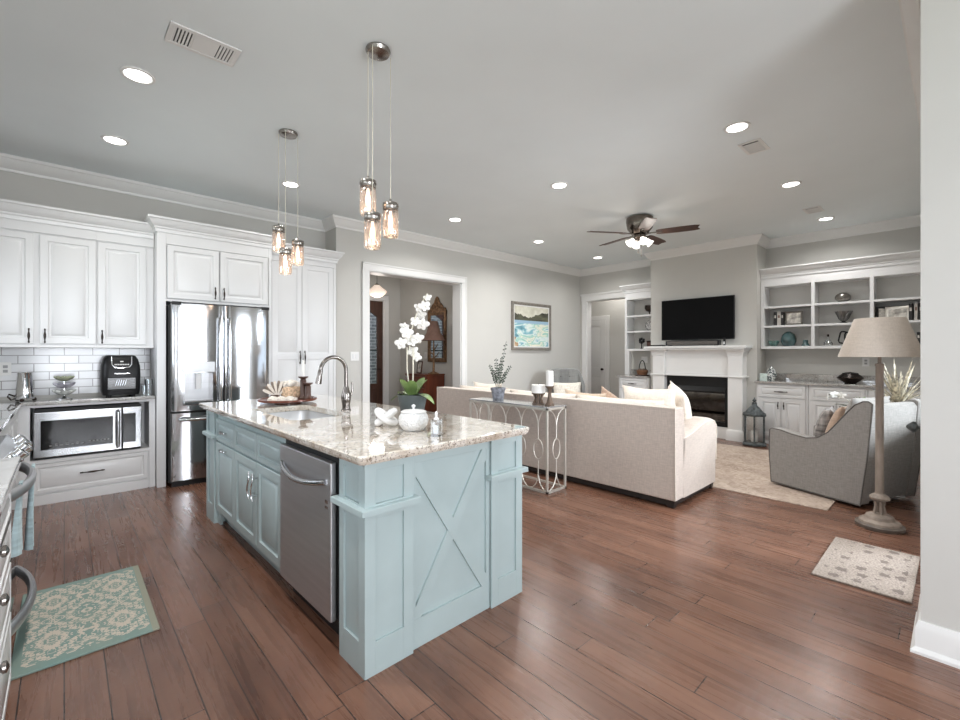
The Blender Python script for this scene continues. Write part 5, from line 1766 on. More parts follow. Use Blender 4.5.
# ================================================================== FIREPLACE
t = thing('fireplace_mantel', 'white painted mantelpiece with square pilasters on the chimney breast', 'mantel', (7.5, 2.885, 0), 0)
XB = 7.58
build('shelf', MB().box(7.25, XB, 2.10, 3.667, 1.40, 1.438).box(7.275, XB, 2.13, 3.637, 1.375, 1.40), m_trim, t, bevel=0.006)
for y0, y1 in ((2.185, 2.385), (3.365, 3.565)):
    mb = MB().box(7.375, XB, y0, y1, 0.0, 1.28)
    L_ = build('pilaster', mb, m_trim, t, bevel=0.003)
    yc, hw = (y0 + y1) / 2, (y1 - y0) / 2
    mb = MB().loft([[Vector(p) for p in ((7.375 - e, yc - hw - e, z), (XB, yc - hw - e, z), (XB, yc + hw + e, z), (7.375 - e, yc + hw + e, z))] for e, z in ((0.002, 1.28), (0.010, 1.285), (0.010, 1.30), (0.014, 1.325), (0.026, 1.35), (0.034, 1.356), (0.034, 1.376))])
    cpt = build('capital', mb, m_trim, t)
    cpt.parent = L_
    mb = MB().loft([[Vector(p) for p in ((7.375 - e, yc - hw - e, z), (XB, yc - hw - e, z), (XB, yc + hw + e, z), (7.375 - e, yc + hw + e, z))] for e, z in ((0.022, 0.0), (0.022, 0.14), (0.012, 0.155), (0.0, 0.165))])
    pl = build('plinth_block', mb, m_trim, t)
    pl.parent = L_
build('frieze', MB().box(7.43, XB, 2.385, 3.365, 0.965, 1.376), m_trim, t, bevel=0.002)
build('ledge', MB().box(7.345, XB, 2.15, 3.60, 0.955, 0.975), m_trim, t, bevel=0.004)
build('hearth_panel', MB().box(7.44, XB, 2.385, 3.365, 0.0, 0.175), m_trim, t, bevel=0.002)

t = thing('fireplace_insert', 'black metal gas fireplace insert inside the white mantel', 'fireplace', (7.7, 2.875, 0.175), 0)
mb = MB()
mb.box(7.47, 7.50, 2.39, 2.46, 0.178, 0.953).box(7.47, 7.50, 3.29, 3.36, 0.178, 0.953).box(7.47, 7.50, 2.46, 3.29, 0.70, 0.953).box(7.47, 7.50, 2.46, 3.29, 0.178, 0.25)
build('surround', mb, m_black, t, bevel=0.003)
build('hood', MB().prism([(7.475, 2.44, 0.70), (7.44, 2.44, 0.695), (7.43, 2.44, 0.72), (7.475, 2.44, 0.80)], (0, 0.87, 0)), m_black, t)
mb = MB().box(7.92, 7.95, 2.42, 3.33, 0.19, 0.91).box(7.5, 7.92, 2.42, 2.45, 0.19, 0.91).box(7.5, 7.92, 3.30, 3.33, 0.19, 0.91).box(7.5, 7.92, 2.45, 3.30, 0.19, 0.22).box(7.5, 7.92, 2.45, 3.30, 0.88, 0.91)
build('firebox', mb, M('sooty_firebrick', (44, 36, 34), 0.9, var=0.25, scale=12), t)
for i, (dy, dz, rot) in enumerate(((-0.15, 0.25, 0.1), (0.12, 0.25, -0.15), (0.0, 0.33, 0.35))):
    p = Vector((7.70, 2.875 + dy, dz + 0.02))
    d = Vector((0.3 * math.sin(rot * 3), 1, 0.15 * (i == 2))).normalized()
    build('ceramic_log', MB().tube([p - d * 0.2, p, p + d * 0.2], [0.04, 0.048, 0.038], 10), m_pottery, t)
build('glass_front', MB().box(7.488, 7.492, 2.46, 3.29, 0.25, 0.70), glass('smoked_fire_glass', (0.45, 0.42, 0.40), 0.10), t)

t = thing('television', 'large flat black television above the fireplace mantel', 'television', (7.53, 2.90, 1.54), 0)
build('cabinet_back', MB().box(7.52, 7.565, 2.45, 3.35, 1.62, 2.13), m_black, t, bevel=0.01)
build('bezel', MB().box(7.495, 7.522, 2.33, 3.468, 1.54, 2.215), m_black, t, bevel=0.004)
build('screen', MB().box(7.4925, 7.496, 2.342, 3.456, 1.558, 2.205), m_screen, t)
build('wall_bracket', MB().box(7.56, 7.579, 2.7, 3.1, 1.75, 2.0), m_gap, t)
t = thing('sound_bar', 'long black sound bar on the mantel shelf under the television', 'speaker', (7.40, 2.93, 1.438), 0)
build('body', MB().box(7.36, 7.45, 2.50, 3.34, 1.446, 1.525), m_black, t, bevel=0.01)
build('grille', MB().box(7.357, 7.36, 2.53, 3.31, 1.456, 1.515), m_chair_trim, t)
for y in (2.56, 3.28):
    build('foot', MB().box(7.37, 7.44, y - 0.02, y + 0.02, 1.438, 1.447), m_gap, t)
single('media_box', MB().box(7.36, 7.46, 3.38, 3.60, 1.438, 1.462), m_black, 'low black media box on the mantel left of the sound bar', 'media player', bevel=0.006)
t = thing('mantel_gadget', 'tiny upright black and white gadget at the right end of the sound bar', 'gadget', (7.40, 2.44, 1.438), 0)
build('body', MB().box(7.385, 7.415, 2.425, 2.455, 1.438, 1.56), m_black, t, bevel=0.006)
build('label_strip', MB().box(7.383, 7.386, 2.43, 2.45, 1.46, 1.50), m_trim, t)

# ================================================================== BUILT-INS
FX = lambda x: frame((x, 0, 0), (0, -1, 0), (0, 0, 1), (-1, 0, 0))   # a = -y


def low_unit(label, x, y0, y1, ndoor=2, ztop=0.885):
    """base unit facing -x with one drawer over doors; y0 > y1"""
    t = thing('built_in_cabinet', label, 'cabinet', ((x + 8.04) / 2, (y0 + y1) / 2, 0), 0)
    mb = MB().box(x + 0.02, 8.045, y1 + 0.002, y0 - 0.002, 0.09, ztop).box(x + 0.05, 8.045, y1 + 0.002, y0 - 0.002, 0.0, 0.09)
    build('carcass', mb, m_white, t, bevel=0.002)
    G = frame((x + 0.02, y0, 0), (0, -1, 0), (0, 0, 1), (-1, 0, 0))
    w = y0 - y1
    m_ = 0.03
    door_part(t, G, m_, 0.685, w - 2 * m_, 0.175, m_white, DRAWER, (w / 2, 0.772, True), 'drawer', L=0.16)
    dw = (w - 2 * m_ - 0.01) / ndoor
    for i in range(ndoor):
        a = m_ + i * (dw + 0.01)
        hx = a + dw - 0.03 if i == 0 else a + 0.03
        door_part(t, G, a, 0.12, dw, 0.55, m_white, DOOR, (hx, 0.575, False), L=0.10)
    return t


low_unit('white built-in base cabinet nearest the fireplace, behind the lantern', 7.46, 2.03, 1.40)
low_unit('white built-in base cabinet in the middle of the right run, behind the grey chair', 7.46, 1.40, 0.78)
low_unit('white built-in base cabinet in the right corner, behind the plants', 7.46, 0.78, 0.16)
low_unit('narrow white built-in base cabinet left of the fireplace', 7.50, 4.29, 3.71)
mb = MB().box(7.43, 8.045, 0.15, 2.045, 0.887, 0.915).box(8.02, 8.045, 0.15, 2.045, 0.915, 1.015)
single('countertop', mb, m_granite_grey, 'grey granite countertop with backsplash on the right-hand built-ins', 'countertop', bevel=0.004)
mb = MB().box(7.475, 8.045, 3.705, 4.315, 0.887, 0.915).box(8.02, 8.045, 3.705, 4.315, 0.915, 1.015)
single('countertop', mb, m_granite_grey, 'granite countertop on the narrow built-in left of the fireplace', 'countertop', bevel=0.004)


def bookcase(label, x, y0, y1, dividers, shelves, z0, ztop, legs=()):
    t = thing('built_in_bookcase', label, 'bookcase', ((x + 8.04) / 2, (y0 + y1) / 2, z0), 0)
    build('back_panel', MB().box(8.03, 8.045, y1, y0, z0, ztop + 0.1), m_wall, t)
    build('bottom_rail', MB().box(x, 8.03, y1, y0, z0, z0 + 0.04), m_white, t, bevel=0.002)
    build('top_panel', MB().box(x + 0.005, 8.03, y1, y0, ztop, ztop + 0.14), m_white, t, bevel=0.002)
    for y in (y0 - 0.045, y1):
        build('side_panel', MB().box(x, 8.03, y, y + 0.045, z0 + 0.04, ztop), m_white, t, bevel=0.002)
    for y in dividers:
        build('divider', MB().box(x, 8.03, y - 0.02, y + 0.02, z0 + 0.04, ztop), m_white, t, bevel=0.002)
    edges = [y0 - 0.045] + [d for d in dividers] + [y1 + 0.045]
    for i in range(len(edges) - 1):
        a = edges[i] - (0.02 if i > 0 else 0)
        b = edges[i + 1] + (0.02 if i < len(edges) - 2 else 0)
        for z in shelves:
            build('shelf', MB().box(x + 0.005, 8.03, b, a, z - 0.03, z), m_white, t, bevel=0.002)
    return t


bookcase('white built-in bookcase of three bays right of the fireplace', 7.75, 2.045, 0.15, (1.40, 0.77), (1.735, 2.025), 1.385, 2.325)
bookcase('narrow white built-in bookcase left of the fireplace', 7.75, 4.295, 3.705, (), (1.735, 2.025), 1.365, 2.325)
struct('trim_10', MB().sweep([(7.755, 0.15), (7.755, 2.045)], 2.45, [(o, u) for o, u in CAB_CROWN]), m_white, angle=25)
struct('trim_11', MB().sweep([(7.755, 3.705), (7.755, 4.295), (8.045, 4.295)], 2.45, CAB_CROWN), m_white, angle=25)
struct('trim_12', MB().box(7.75, 7.80, 4.20, 4.295, 0.917, 1.363), m_white, bevel=0.002)

# ---- things on the right-hand shelves (bay one)
ZS = (1.425, 1.735, 2.025)


def book(y, z, h, w, d, mat, label, group=None, x=7.80):
    t = thing('book', label, 'book', (x + d / 2, y, z), 0, group)
    build('cover', MB().box(x, x + d, y - w / 2, y + w / 2, z, z + h), mat, t, bevel=0.003)
    build('spine_label', MB().box(x - 0.001, x + 0.001, y - w * 0.3, y + w * 0.3, z + h * 0.55, z + h * 0.75), m_book_pale if mat != m_book_pale else m_book_brown, t)
    return t


book(1.868, ZS[1], 0.205, 0.038, 0.16, m_book_dark, 'black book leftmost on the middle shelf beside the fireplace')
book(1.822, ZS[1], 0.205, 0.045, 0.16, m_book_pale, 'pale patterned book between the black one and the small picture frame')
book(1.779, ZS[1], 0.20, 0.030, 0.16, m_book_dark, 'thin dark book touching the small picture frame')


def photo_frame(label, x, y, z, w, h, tilt, yaw, fmat, pmat, cat='picture frame', border=0.025):
    t = thing('picture_frame', label, cat, (x, y, z), yaw)
    Rm = Matrix.Rotation(tilt, 3, 'X')
    G = lambda a, b, c: Rm @ Vector((a, -c, b))
    rings = [[G(-w / 2 + i, i, d), G(w / 2 - i, i, d), G(w / 2 - i, h - i, d), G(-w / 2 + i, h - i, d)] for i, d in ((0.004, -0.012), (0, 0.0), (0, 0.01), (border * 0.4, 0.014), (border, 0.006))]
    build('frame', MB().loft(rings, cap=False), fmat, t, world=False)
    build('photograph', MB().fbox(G, -w / 2 + border * 0.8, w / 2 - border * 0.8, border * 0.8, h - border * 0.8, -0.002, 0.006), pmat, t, world=False)
    build('easel_back', MB().fbox(G, -w / 2 + 0.006, w / 2 - 0.006, 0.006, h - 0.006, -0.012, -0.003), m_book_dark, t, world=False)
    return t


photo_frame('small metal picture frame with pale photo next to the books', 7.86, 1.65, ZS[1], 0.22, 0.205, -0.08, -PI / 2 + 0.1, m_bowl_metal, m_photo)
single('glass_bowl', MB().lathe((7.88, 1.905, ZS[0]), [(0.03, 0), (0.035, 0.003), (0.07, 0.06), (0.075, 0.085), (0.072, 0.085), (0.066, 0.06), (0.03, 0.008), (0.002, 0.006)], 24), m_teal_glass, 'pale sea-green glass bowl at the left of the bottom shelf', 'bowl')
t = thing('glazed_vase', 'round deep teal glazed vase on the bottom shelf', 'vase', (7.87, 1.715, ZS[0]), 0)
build('body', MB().lathe((7.87, 1.715, ZS[0]), [(0.05, 0), (0.075, 0.015), (0.098, 0.07), (0.098, 0.11), (0.08, 0.17), (0.05, 0.203), (0.025, 0.212)], 30), m_teal_pot, t)
build('rim', MB().lathe((7.87, 1.715, ZS[0]), [(0.026, 0.209), (0.028, 0.215), (0.02, 0.217), (0.018, 0.208)], 20), m_teal_pot, t)
single('small_pot', MB().lathe((7.86, 1.505, ZS[0]), [(0.052, 0), (0.05, 0.012), (0.03, 0.05), (0.034, 0.075), (0.022, 0.09), (0.002, 0.092)], 20), m_teal_pot, 'small dark teal bell-shaped pot at the right of the bottom shelf', 'pot')
# bay two
single('egg_ornament', MB().sell((7.87, 1.085, ZS[2] + 0.068), 0.075, 0.088, 0.068, 1, 1, 26, 14), m_bowl_metal, 'polished pewter egg-shaped ornament on the top shelf of the middle bay', 'ornament')
t = thing('compote_bowl', 'flared lattice glass bowl on a dark foot in the middle bay', 'bowl', (7.87, 1.075, ZS[1]), 0)
build('foot', MB().lathe((7.87, 1.075, ZS[1]), [(0.055, 0), (0.06, 0.006), (0.025, 0.018), (0.022, 0.03)], 22), m_black, t)
build('bowl', MB().lathe((7.87, 1.075, ZS[1]), [(0.022, 0.03), (0.05, 0.05), (0.075, 0.12), (0.10, 0.165), (0.096, 0.165), (0.07, 0.118), (0.045, 0.055), (0.002, 0.04)], 24), glass('smoky_lattice_glass', (0.62, 0.60, 0.58), 0.3, 0.35), t)
mb = MB()
for k in range(10):
    a = 2 * PI * k / 10
    p = [Vector((7.87 + rr * math.cos(a + tw), 1.075 + rr * math.sin(a + tw), ZS[1] + z)) for rr, z, tw in ((0.03, 0.035, 0), (0.055, 0.06, 0.2), (0.076, 0.12, 0.5), (0.10, 0.165, 0.7))]
    mb.tube(p, 0.0035, 6)
build('lattice', mb, m_galv, t)
t = thing('glass_bottle', 'small clear glass bottle with a dark stopper on the bottom shelf of the middle bay', 'bottle', (7.86, 1.245, ZS[0]), 0)
build('body', MB().lathe((7.86, 1.245, ZS[0]), [(0.02, 0), (0.05, 0.01), (0.055, 0.035), (0.035, 0.07), (0.014, 0.09), (0.012, 0.13)], 22), m_clear, t)
build('stopper', MB().sell((7.86, 1.245, ZS[0] + 0.145), 0.014, 0.014, 0.02, 1, 1, 12, 8), m_bronze, t)
t = thing('hoop_sculpture', 'black tilted double-hoop sculpture beside the lamp shade on the bottom shelf', 'sculpture', (7.87, 1.05, ZS[0]), -PI / 2)
for dx, ang in ((-0.025, 0.35), (0.045, 0.18)):
    Q = Matrix.Rotation(ang, 3, 'Y')
    base = Vector((dx, dx * 0.6, 0.0))
    pts = [base + Q @ Vector((sx_, 0, sz_)) for sx_, sz_ in ((-0.05, 0.008), (-0.068, 0.03), (-0.085, 0.13), (-0.08, 0.155), (-0.055, 0.165), (0.055, 0.165), (0.08, 0.155), (0.085, 0.13), (0.068, 0.03), (0.05, 0.008))]
    zm = min(p.z for p in pts)
    pts = [p - Vector((0, 0, zm - 0.011)) for p in pts]
    build('hoop', MB().tube(pts, 0.010, 10, closed=True), m_black, t, world=False)
# bay three
photo_frame('larger leaning picture frame behind the lamp shade in the right bay', 7.90, 0.575, ZS[1], 0.33, 0.20, -0.1, -PI / 2 + 0.25, m_book_dark, m_photo)
photo_frame('silver picture frame in front of the larger one in the right bay', 7.84, 0.53, ZS[1], 0.25, 0.19, -0.1, -PI / 2 - 0.2, m_champagne, m_photo, border=0.035)
for k, (w, mt, lab) in enumerate(((0.035, m_book_dark, 'dark book nearest the picture frames in the right bay'), (0.03, m_book_pale, 'pale thin book between two dark ones in the right bay'), (0.05, m_book_dark, 'thick black book near the wall edge in the right bay'), (0.035, m_book_brown, 'brown book cut off by the wall edge in the right bay'))):
    book(0.405 - k * 0.048, ZS[1], 0.215 + 0.008 * (k % 2), w, 0.16, mt, lab)
book(0.335, ZS[0], 0.16, 0.03, 0.14, m_book_dark, 'single dark book on the bottom shelf at the wall edge')

# ---- on the right countertop
ZG = 0.915
t = thing('ginger_jar', 'blue and white speckled ginger jar on the granite counter by the fireplace', 'jar', (7.72, 1.90, ZG), 0)
spk = NT('blue_white_porcelain')
nz = spk.n('TexNoise', {'Vector': spk.coord('Object'), 'Scale': 55.0, 'Detail': 2.0})
spk.link(spk.ramp(nz.outputs[0], [(0.45, lin((232, 234, 232))), (0.52, lin((86, 96, 98)))]), spk.b.inputs['Base Color'])
spk.b.inputs['Roughness'].default_value = 0.2
build('body', MB().lathe((7.72, 1.90, ZG), [(0.045, 0), (0.05, 0.01), (0.07, 0.07), (0.072, 0.11), (0.055, 0.145), (0.04, 0.155)], 26), spk.m, t)
build('lid', MB().lathe((7.72, 1.90, ZG), [(0.045, 0.155), (0.045, 0.165), (0.02, 0.19), (0.012, 0.205), (0.002, 0.21)], 22), spk.m, t)
t = thing('small_sign', 'small pale green framed card on the granite counter beside the jar', 'card', (7.66, 1.985, ZG), -PI / 2)
build('card', MB().box(-0.05, 0.05, -0.006, 0.0, 0.0, 0.105), M('pale_green_card', (206, 220, 214), 0.5, var=0.12, scale=30), t, world=False, bevel=0.002)
build('easel', MB().box(-0.02, 0.02, 0.0, 0.03, 0.0, 0.07), m_book_dark, t, world=False)
t = thing('pewter_dish', 'dark shiny covered dish on the granite counter behind the chair', 'dish', (7.72, 0.985, ZG), 0)
build('bowl', MB().lathe((7.72, 0.985, ZG), [(0.06, 0), (0.065, 0.01), (0.11, 0.04), (0.145, 0.075), (0.14, 0.085), (0.002, 0.08)], 28), M('dark_polished_pewter', (70, 62, 58), 0.15, 1.0, var=0.2, scale=20), t)
build('lid', MB().lathe((7.72, 0.985, ZG), [(0.138, 0.085), (0.12, 0.105), (0.09, 0.125), (0.085, 0.14), (0.01, 0.155), (0.002, 0.158)], 28), M('black_leathered_metal', (46, 42, 40), 0.35, 0.8, var=0.2, scale=20), t)
wall_plate('wall_outlet', frame((8.045, 0.86, 1.20), (0, -1, 0), (0, 0, 1), (-1, 0, 0)), 'white outlet plate above the granite counter near the lamp shade', 'outlet')

# ---- left bookcase things
t = thing('footed_bowl', 'dark footed bowl on the top shelf left of the fireplace', 'bowl', (7.88, 3.87, ZS[2]), 0)
build('bowl', MB().lathe((7.88, 3.87, ZS[2]), [(0.02, 0.06), (0.06, 0.075), (0.085, 0.12), (0.085, 0.175), (0.08, 0.175), (0.078, 0.125), (0.05, 0.085), (0.002, 0.08)], 24), m_bronze, t)
build('foot', MB().lathe((7.88, 3.87, ZS[2]), [(0.04, 0), (0.042, 0.005), (0.012, 0.012), (0.010, 0.05), (0.02, 0.062)], 18), m_bronze, t)
t = thing('display_plate', 'patterned round plate standing on the middle shelf left of the fireplace', 'plate', (7.93, 3.87, ZS[1]), 0)
pl_ = NT('patterned_plate')
vr = pl_.n('TexVoronoi', {'Vector': pl_.coord('Object'), 'Scale': 38.0}, feature='DISTANCE_TO_EDGE')
pl_.link(pl_.ramp(vr.outputs['Distance'], [(0.06, lin((80, 78, 78))), (0.14, lin((226, 224, 222)))]), pl_.b.inputs['Base Color'])
build('plate', MB().lathe((7.93, 3.87, ZS[1] + 0.105), [(0.002, 0.0), (0.06, 0.002), (0.095, 0.016), (0.095, 0.02), (0.06, 0.007), (0.002, 0.006)], 30, (-1, 0, 0.15)), pl_.m, t)
build('rim_band', MB().tube([Vector((7.912, 3.87, ZS[1] + 0.107)) + Vector((0.014 * math.sin(a), 0.095 * math.cos(a), 0.095 * math.sin(a))) for a in [2 * PI * k / 36 for k in range(36)]], 0.004, 6, closed=True), m_galv, t)
build('stand', MB().box(7.885, 7.96, 3.83, 3.91, ZS[1], ZS[1] + 0.012), m_black, t)
ZB = 1.405
t = thing('bud_vase', 'small black flower-head sculpture on the bottom shelf left of the fireplace', 'ornament', (7.87, 4.02, ZB), 0)
build('stem', MB().lathe((7.87, 4.02, ZB), [(0.025, 0), (0.026, 0.006), (0.008, 0.02), (0.010, 0.10)], 14), m_black, t)
mb = MB()
for k in range(7):
    a = 2 * PI * k / 7
    mb.sell((7.87 + 0.012 * math.cos(2 * a), 4.02 + 0.036 * math.cos(a), ZB + 0.15 + 0.035 * math.sin(a)), 0.026, 0.026, 0.026, 1, 1, 10, 6)
build('flower_head', mb, m_black, t)
t = thing('pottery_cup', 'dark rust pottery cup on the bottom shelf left of the fireplace', 'cup', (7.84, 3.84, ZB), 0)
build('body', MB().lathe((7.84, 3.84, ZB), [(0.05, 0), (0.054, 0.01), (0.062, 0.14), (0.064, 0.145), (0.058, 0.145), (0.05, 0.02), (0.002, 0.015)], 24), m_pottery, t)
build('glaze_band', MB().lathe((7.84, 3.84, ZB), [(0.0615, 0.115), (0.064, 0.12), (0.0655, 0.14), (0.0635, 0.142)], 24), m_bronze, t)
t = thing('handled_basket', 'brown handled basket of small items on the counter left of the fireplace', 'basket', (7.66, 3.90, 0.915), 0)
build('base_tray', MB().lathe((7.66, 3.90, 0.915), [(0.12, 0), (0.13, 0.01), (0.13, 0.02), (0.002, 0.02)], 28), m_darkwood, t)
build('basket', MB().lathe((7.66, 3.90, 0.935), [(0.08, 0), (0.10, 0.05), (0.105, 0.08), (0.098, 0.08), (0.09, 0.05), (0.002, 0.02)], 24), M('brown_wicker', (120, 84, 60), 0.7, var=0.35, scale=60, bump=0.5, bscale=80), t)
build('handle', MB().tube([Vector((7.66, 3.90 + 0.06 * math.cos(a), 1.0 + 0.19 * math.sin(a))) for a in [PI * k / 14 for k in range(15)]], 0.009, 8), m_black, t)
for k in range(5):
    a = 2 * PI * k / 5
    build('filling', MB().sell((7.66 + 0.05 * math.cos(a), 3.90 + 0.05 * math.sin(a), 1.01), 0.036, 0.036, 0.036, 1, 1, 12, 8), m_candleholder, t)
wall_plate('light_switch', frame((8.045, 4.05, 1.20), (0, -1, 0), (0, 0, 1), (-1, 0, 0)), 'white double switch plate under the narrow bookcase left of the fireplace', 'switch', 'switch', gang=2)

# ---- lantern
LN = Vector((7.24, 1.99, 0))
t = thing('floor_lantern', 'weathered metal candle lantern on the floor right of the fireplace', 'lantern', LN, 0)


def hexa(r, z, n=6, ph=0.26):
    return [LN + Vector((r * math.cos(2 * PI * i / n + ph), r * math.sin(2 * PI * i / n + ph), z)) for i in range(n)]


build('base', MB().loft([hexa(0.155, 0.0), hexa(0.165, 0.01), hexa(0.165, 0.03), hexa(0.145, 0.045), hexa(0.14, 0.055)]), m_galv, t)
for p, q in zip(hexa(0.135, 0.05), hexa(0.135, 0.43)):
    build('post', MB().tube([p, q], 0.012, 8), m_galv, t)
rf = build('roof', MB().loft([hexa(0.15, 0.425), hexa(0.165, 0.435), hexa(0.165, 0.455), hexa(0.13, 0.475), hexa(0.075, 0.54), hexa(0.04, 0.57), hexa(0.035, 0.60)]), m_galv, t)
fi = build('finial', MB().lathe(LN, [(0.03, 0.598), (0.035, 0.61), (0.012, 0.625), (0.03, 0.645), (0.012, 0.662), (0.004, 0.69)], 14), m_galv, t)
fi.parent = rf
build('glass_pane', MB().loft([hexa(0.128, 0.055), hexa(0.128, 0.425)], cap=False), m_clear, t)
t = thing('pillar_candle', 'white pillar candle inside the floor lantern', 'candle', LN + Vector((0, 0, 0.056)), 0)
build('wax', MB().lathe(LN + Vector((0, 0, 0.056)), [(0.045, 0), (0.045, 0.15), (0.04, 0.155), (0.002, 0.15)], 22), m_wax, t)
build('wick', MB().tube([LN + Vector((0, 0, 0.2)), LN + Vector((0, 0, 0.22))], 0.002, 6), m_black, t)

# ================================================================== CEILING
def downlight(label, x, y, power=8.5):
    t = thing('recessed_downlight', label, 'ceiling light', (x, y, CEIL - 0.004), 0, 'recessed ceiling downlights')
    rings = [[Vector((rr * math.cos(2 * PI * i / 32), rr * math.sin(2 * PI * i / 32), z)) for i in range(32)] for rr, z in ((0.092, 0.004), (0.090, -0.003), (0.076, -0.006), (0.070, -0.002), (0.070, 0.003), (0.085, 0.0035))]
    build('trim_ring', MB().loft(rings, closed=True), m_trim, t, world=False)
    build('lens', MB().lathe((0, 0, -0.001), [(0.070, 0), (0.070, 0.003), (0.002, 0.0035)], 32), m_led, t, world=False)
    d = bpy.data.lights.new('downlight_lamp', 'AREA')
    d.shape, d.size, d.energy, d.color, d.spread = 'DISK', 0.13, power, (1.0, 0.99, 0.97), math.radians(150)
    o = bpy.data.objects.new('downlight_lamp', d)
    o.location = (x, y, CEIL - 0.014)
    COL.objects.link(o)
    return t


for lab, x, y in (('recessed downlight nearest the long ceiling vent over the kitchen', 0.342, 3.548), ('recessed downlight above the white upper cabinets', 0.307, 4.757),
                  ('recessed downlight behind the farther pendant cluster', 1.729, 4.745), ('recessed downlight in front of the foyer opening', 3.77, 4.52),
                  ('recessed downlight above the painting', 5.47, 4.51), ('recessed downlight in the far left ceiling corner of the living room', 7.18, 4.52),
                  ('recessed downlight alone between the pendants and the ceiling fan', 3.80, 2.853), ('nearest right-hand recessed downlight, beside the square vent', 3.837, 1.174),
                  ('middle right-hand recessed downlight beyond the square vent', 5.54, 1.186), ('farthest right-hand recessed downlight near the bookcase', 7.293, 1.177)):
    downlight(lab, x, y, 5 if x < 2 else (10 if x > 7 else 17))
for lab, x, y, pw in (('added unseen downlight over the aisle between the range and the island', 0.342, 2.35, 14), ('added unseen downlight over the short granite counter at the left edge', 0.342, 1.15, 10)):  # two out-of-view downlights added as fill for base cabinets and floor
    downlight(lab, x, y, pw)


def vent(label, x0, x1, y0, y1, slats, axis):
    t = thing('ceiling_vent', label, 'vent', ((x0 + x1) / 2, (y0 + y1) / 2, CEIL - 0.008), 0)
    z = CEIL
    b = 0.025
    mb = MB().box(x0, x1, y0, y0 + b, z - 0.008, z).box(x0, x1, y1 - b, y1, z - 0.008, z).box(x0, x0 + b, y0 + b, y1 - b, z - 0.008, z).box(x1 - b, x1, y0 + b, y1 - b, z - 0.008, z)
    build('frame', mb, m_trim, t, bevel=0.002)
    build('duct_shadow', MB().box(x0 + b, x1 - b, y0 + b, y1 - b, z - 0.0015, z), m_gap, t)
    mb = MB()
    for p in slats:
        if len(p) == 4:
            mb.box(p[0], p[1], p[2], p[3], z - 0.007, z - 0.002)
    build('louvre', mb, m_trim, t)
    return t


x0, x1, y0, y1 = 0.412, 0.756, 2.845, 3.045
sl = [(0.53, 0.64, y0 + 0.02, y1 - 0.02)]
for i in range(6):
    sl.append((0.437 + i * 0.0165, 0.437 + i * 0.0165 + 0.0095, y0 + 0.02, y1 - 0.02))
    sl.append((0.640 + i * 0.0165, 0.640 + i * 0.0165 + 0.0105, y0 + 0.02, y1 - 0.02))
vent('long white ceiling vent with slotted ends over the kitchen', x0, x1, y0, y1, sl, 0)
for (x0, x1, y0, y1), lab in (((4.165, 4.44, 1.10, 1.272), 'square ceiling vent near the right-hand downlights'), ((6.60, 6.87, 1.12, 1.30), 'farther ceiling vent close to the bookcase')):
    sl = []
    n = 9
    for i in range(n):
        a = x0 + 0.055 + (x1 - x0 - 0.085) * i / n
        sl.append((a, a + 0.015, y0 + 0.02, y1 - 0.02))
    vent(lab, x0, x1, y0, y1, sl, 0)

# ---- ceiling fan
FC = Vector((5.45, 2.81, 0))
t = thing('ceiling_fan', 'five-blade walnut and nickel ceiling fan with a lit shade cluster', 'ceiling fan', (FC.x, FC.y, 2.60), 0)
m_fan = M('antique_nickel', (120, 112, 104), 0.25, 1.0, var=0.08, scale=20)
hs = build('motor_housing', MB().lathe(FC, [(0.12, CEIL), (0.165, CEIL - 0.015), (0.17, CEIL - 0.06), (0.155, CEIL - 0.15), (0.11, CEIL - 0.21), (0.10, CEIL - 0.225), (0.02, CEIL - 0.228)], 36), m_fan, t)
build('light_fitter', MB().lathe(FC, [(0.02, CEIL - 0.225), (0.075, CEIL - 0.235), (0.08, CEIL - 0.27), (0.05, CEIL - 0.30), (0.012, CEIL - 0.31)], 28), m_fan, t)
for k in range(5):
    az = (YAW - PI / 2) + math.radians(-27 + 72 * k)
    d = Vector((math.cos(az), math.sin(az), 0))
    sd_ = Vector((-math.sin(az), math.cos(az), 0))
    zb = CEIL - 0.222
    pit = 0.20
    outline = [(0.20, -0.05), (0.24, -0.062), (0.45, -0.072), (0.64, -0.070), (0.70, -0.055), (0.675, 0.0), (0.70, 0.055), (0.64, 0.070), (0.45, 0.072), (0.24, 0.062), (0.20, 0.05)]
    lo = [FC + d * a + sd_ * b * math.cos(pit) + Vector((0, 0, zb - b * math.sin(pit))) for a, b in outline]
    nrm = (sd_ * math.sin(pit) + Vector((0, 0, math.cos(pit)))) * 0.008
    bl = build('blade', MB().loft([lo, [p + nrm for p in lo]]), m_darkwood, t, bevel=0.001)
    br = build('blade_iron', MB().loft([[FC + d * a + sd_ * b + Vector((0, 0, z_)) for b, z_ in ((-w_, zb - 0.004), (w_, zb - 0.004), (w_, zb + 0.004), (-w_, zb + 0.004))] for a, w_ in ((0.09, 0.02), (0.16, 0.014), (0.22, 0.035), (0.27, 0.02))]), m_fan, t)
    br.parent = bl
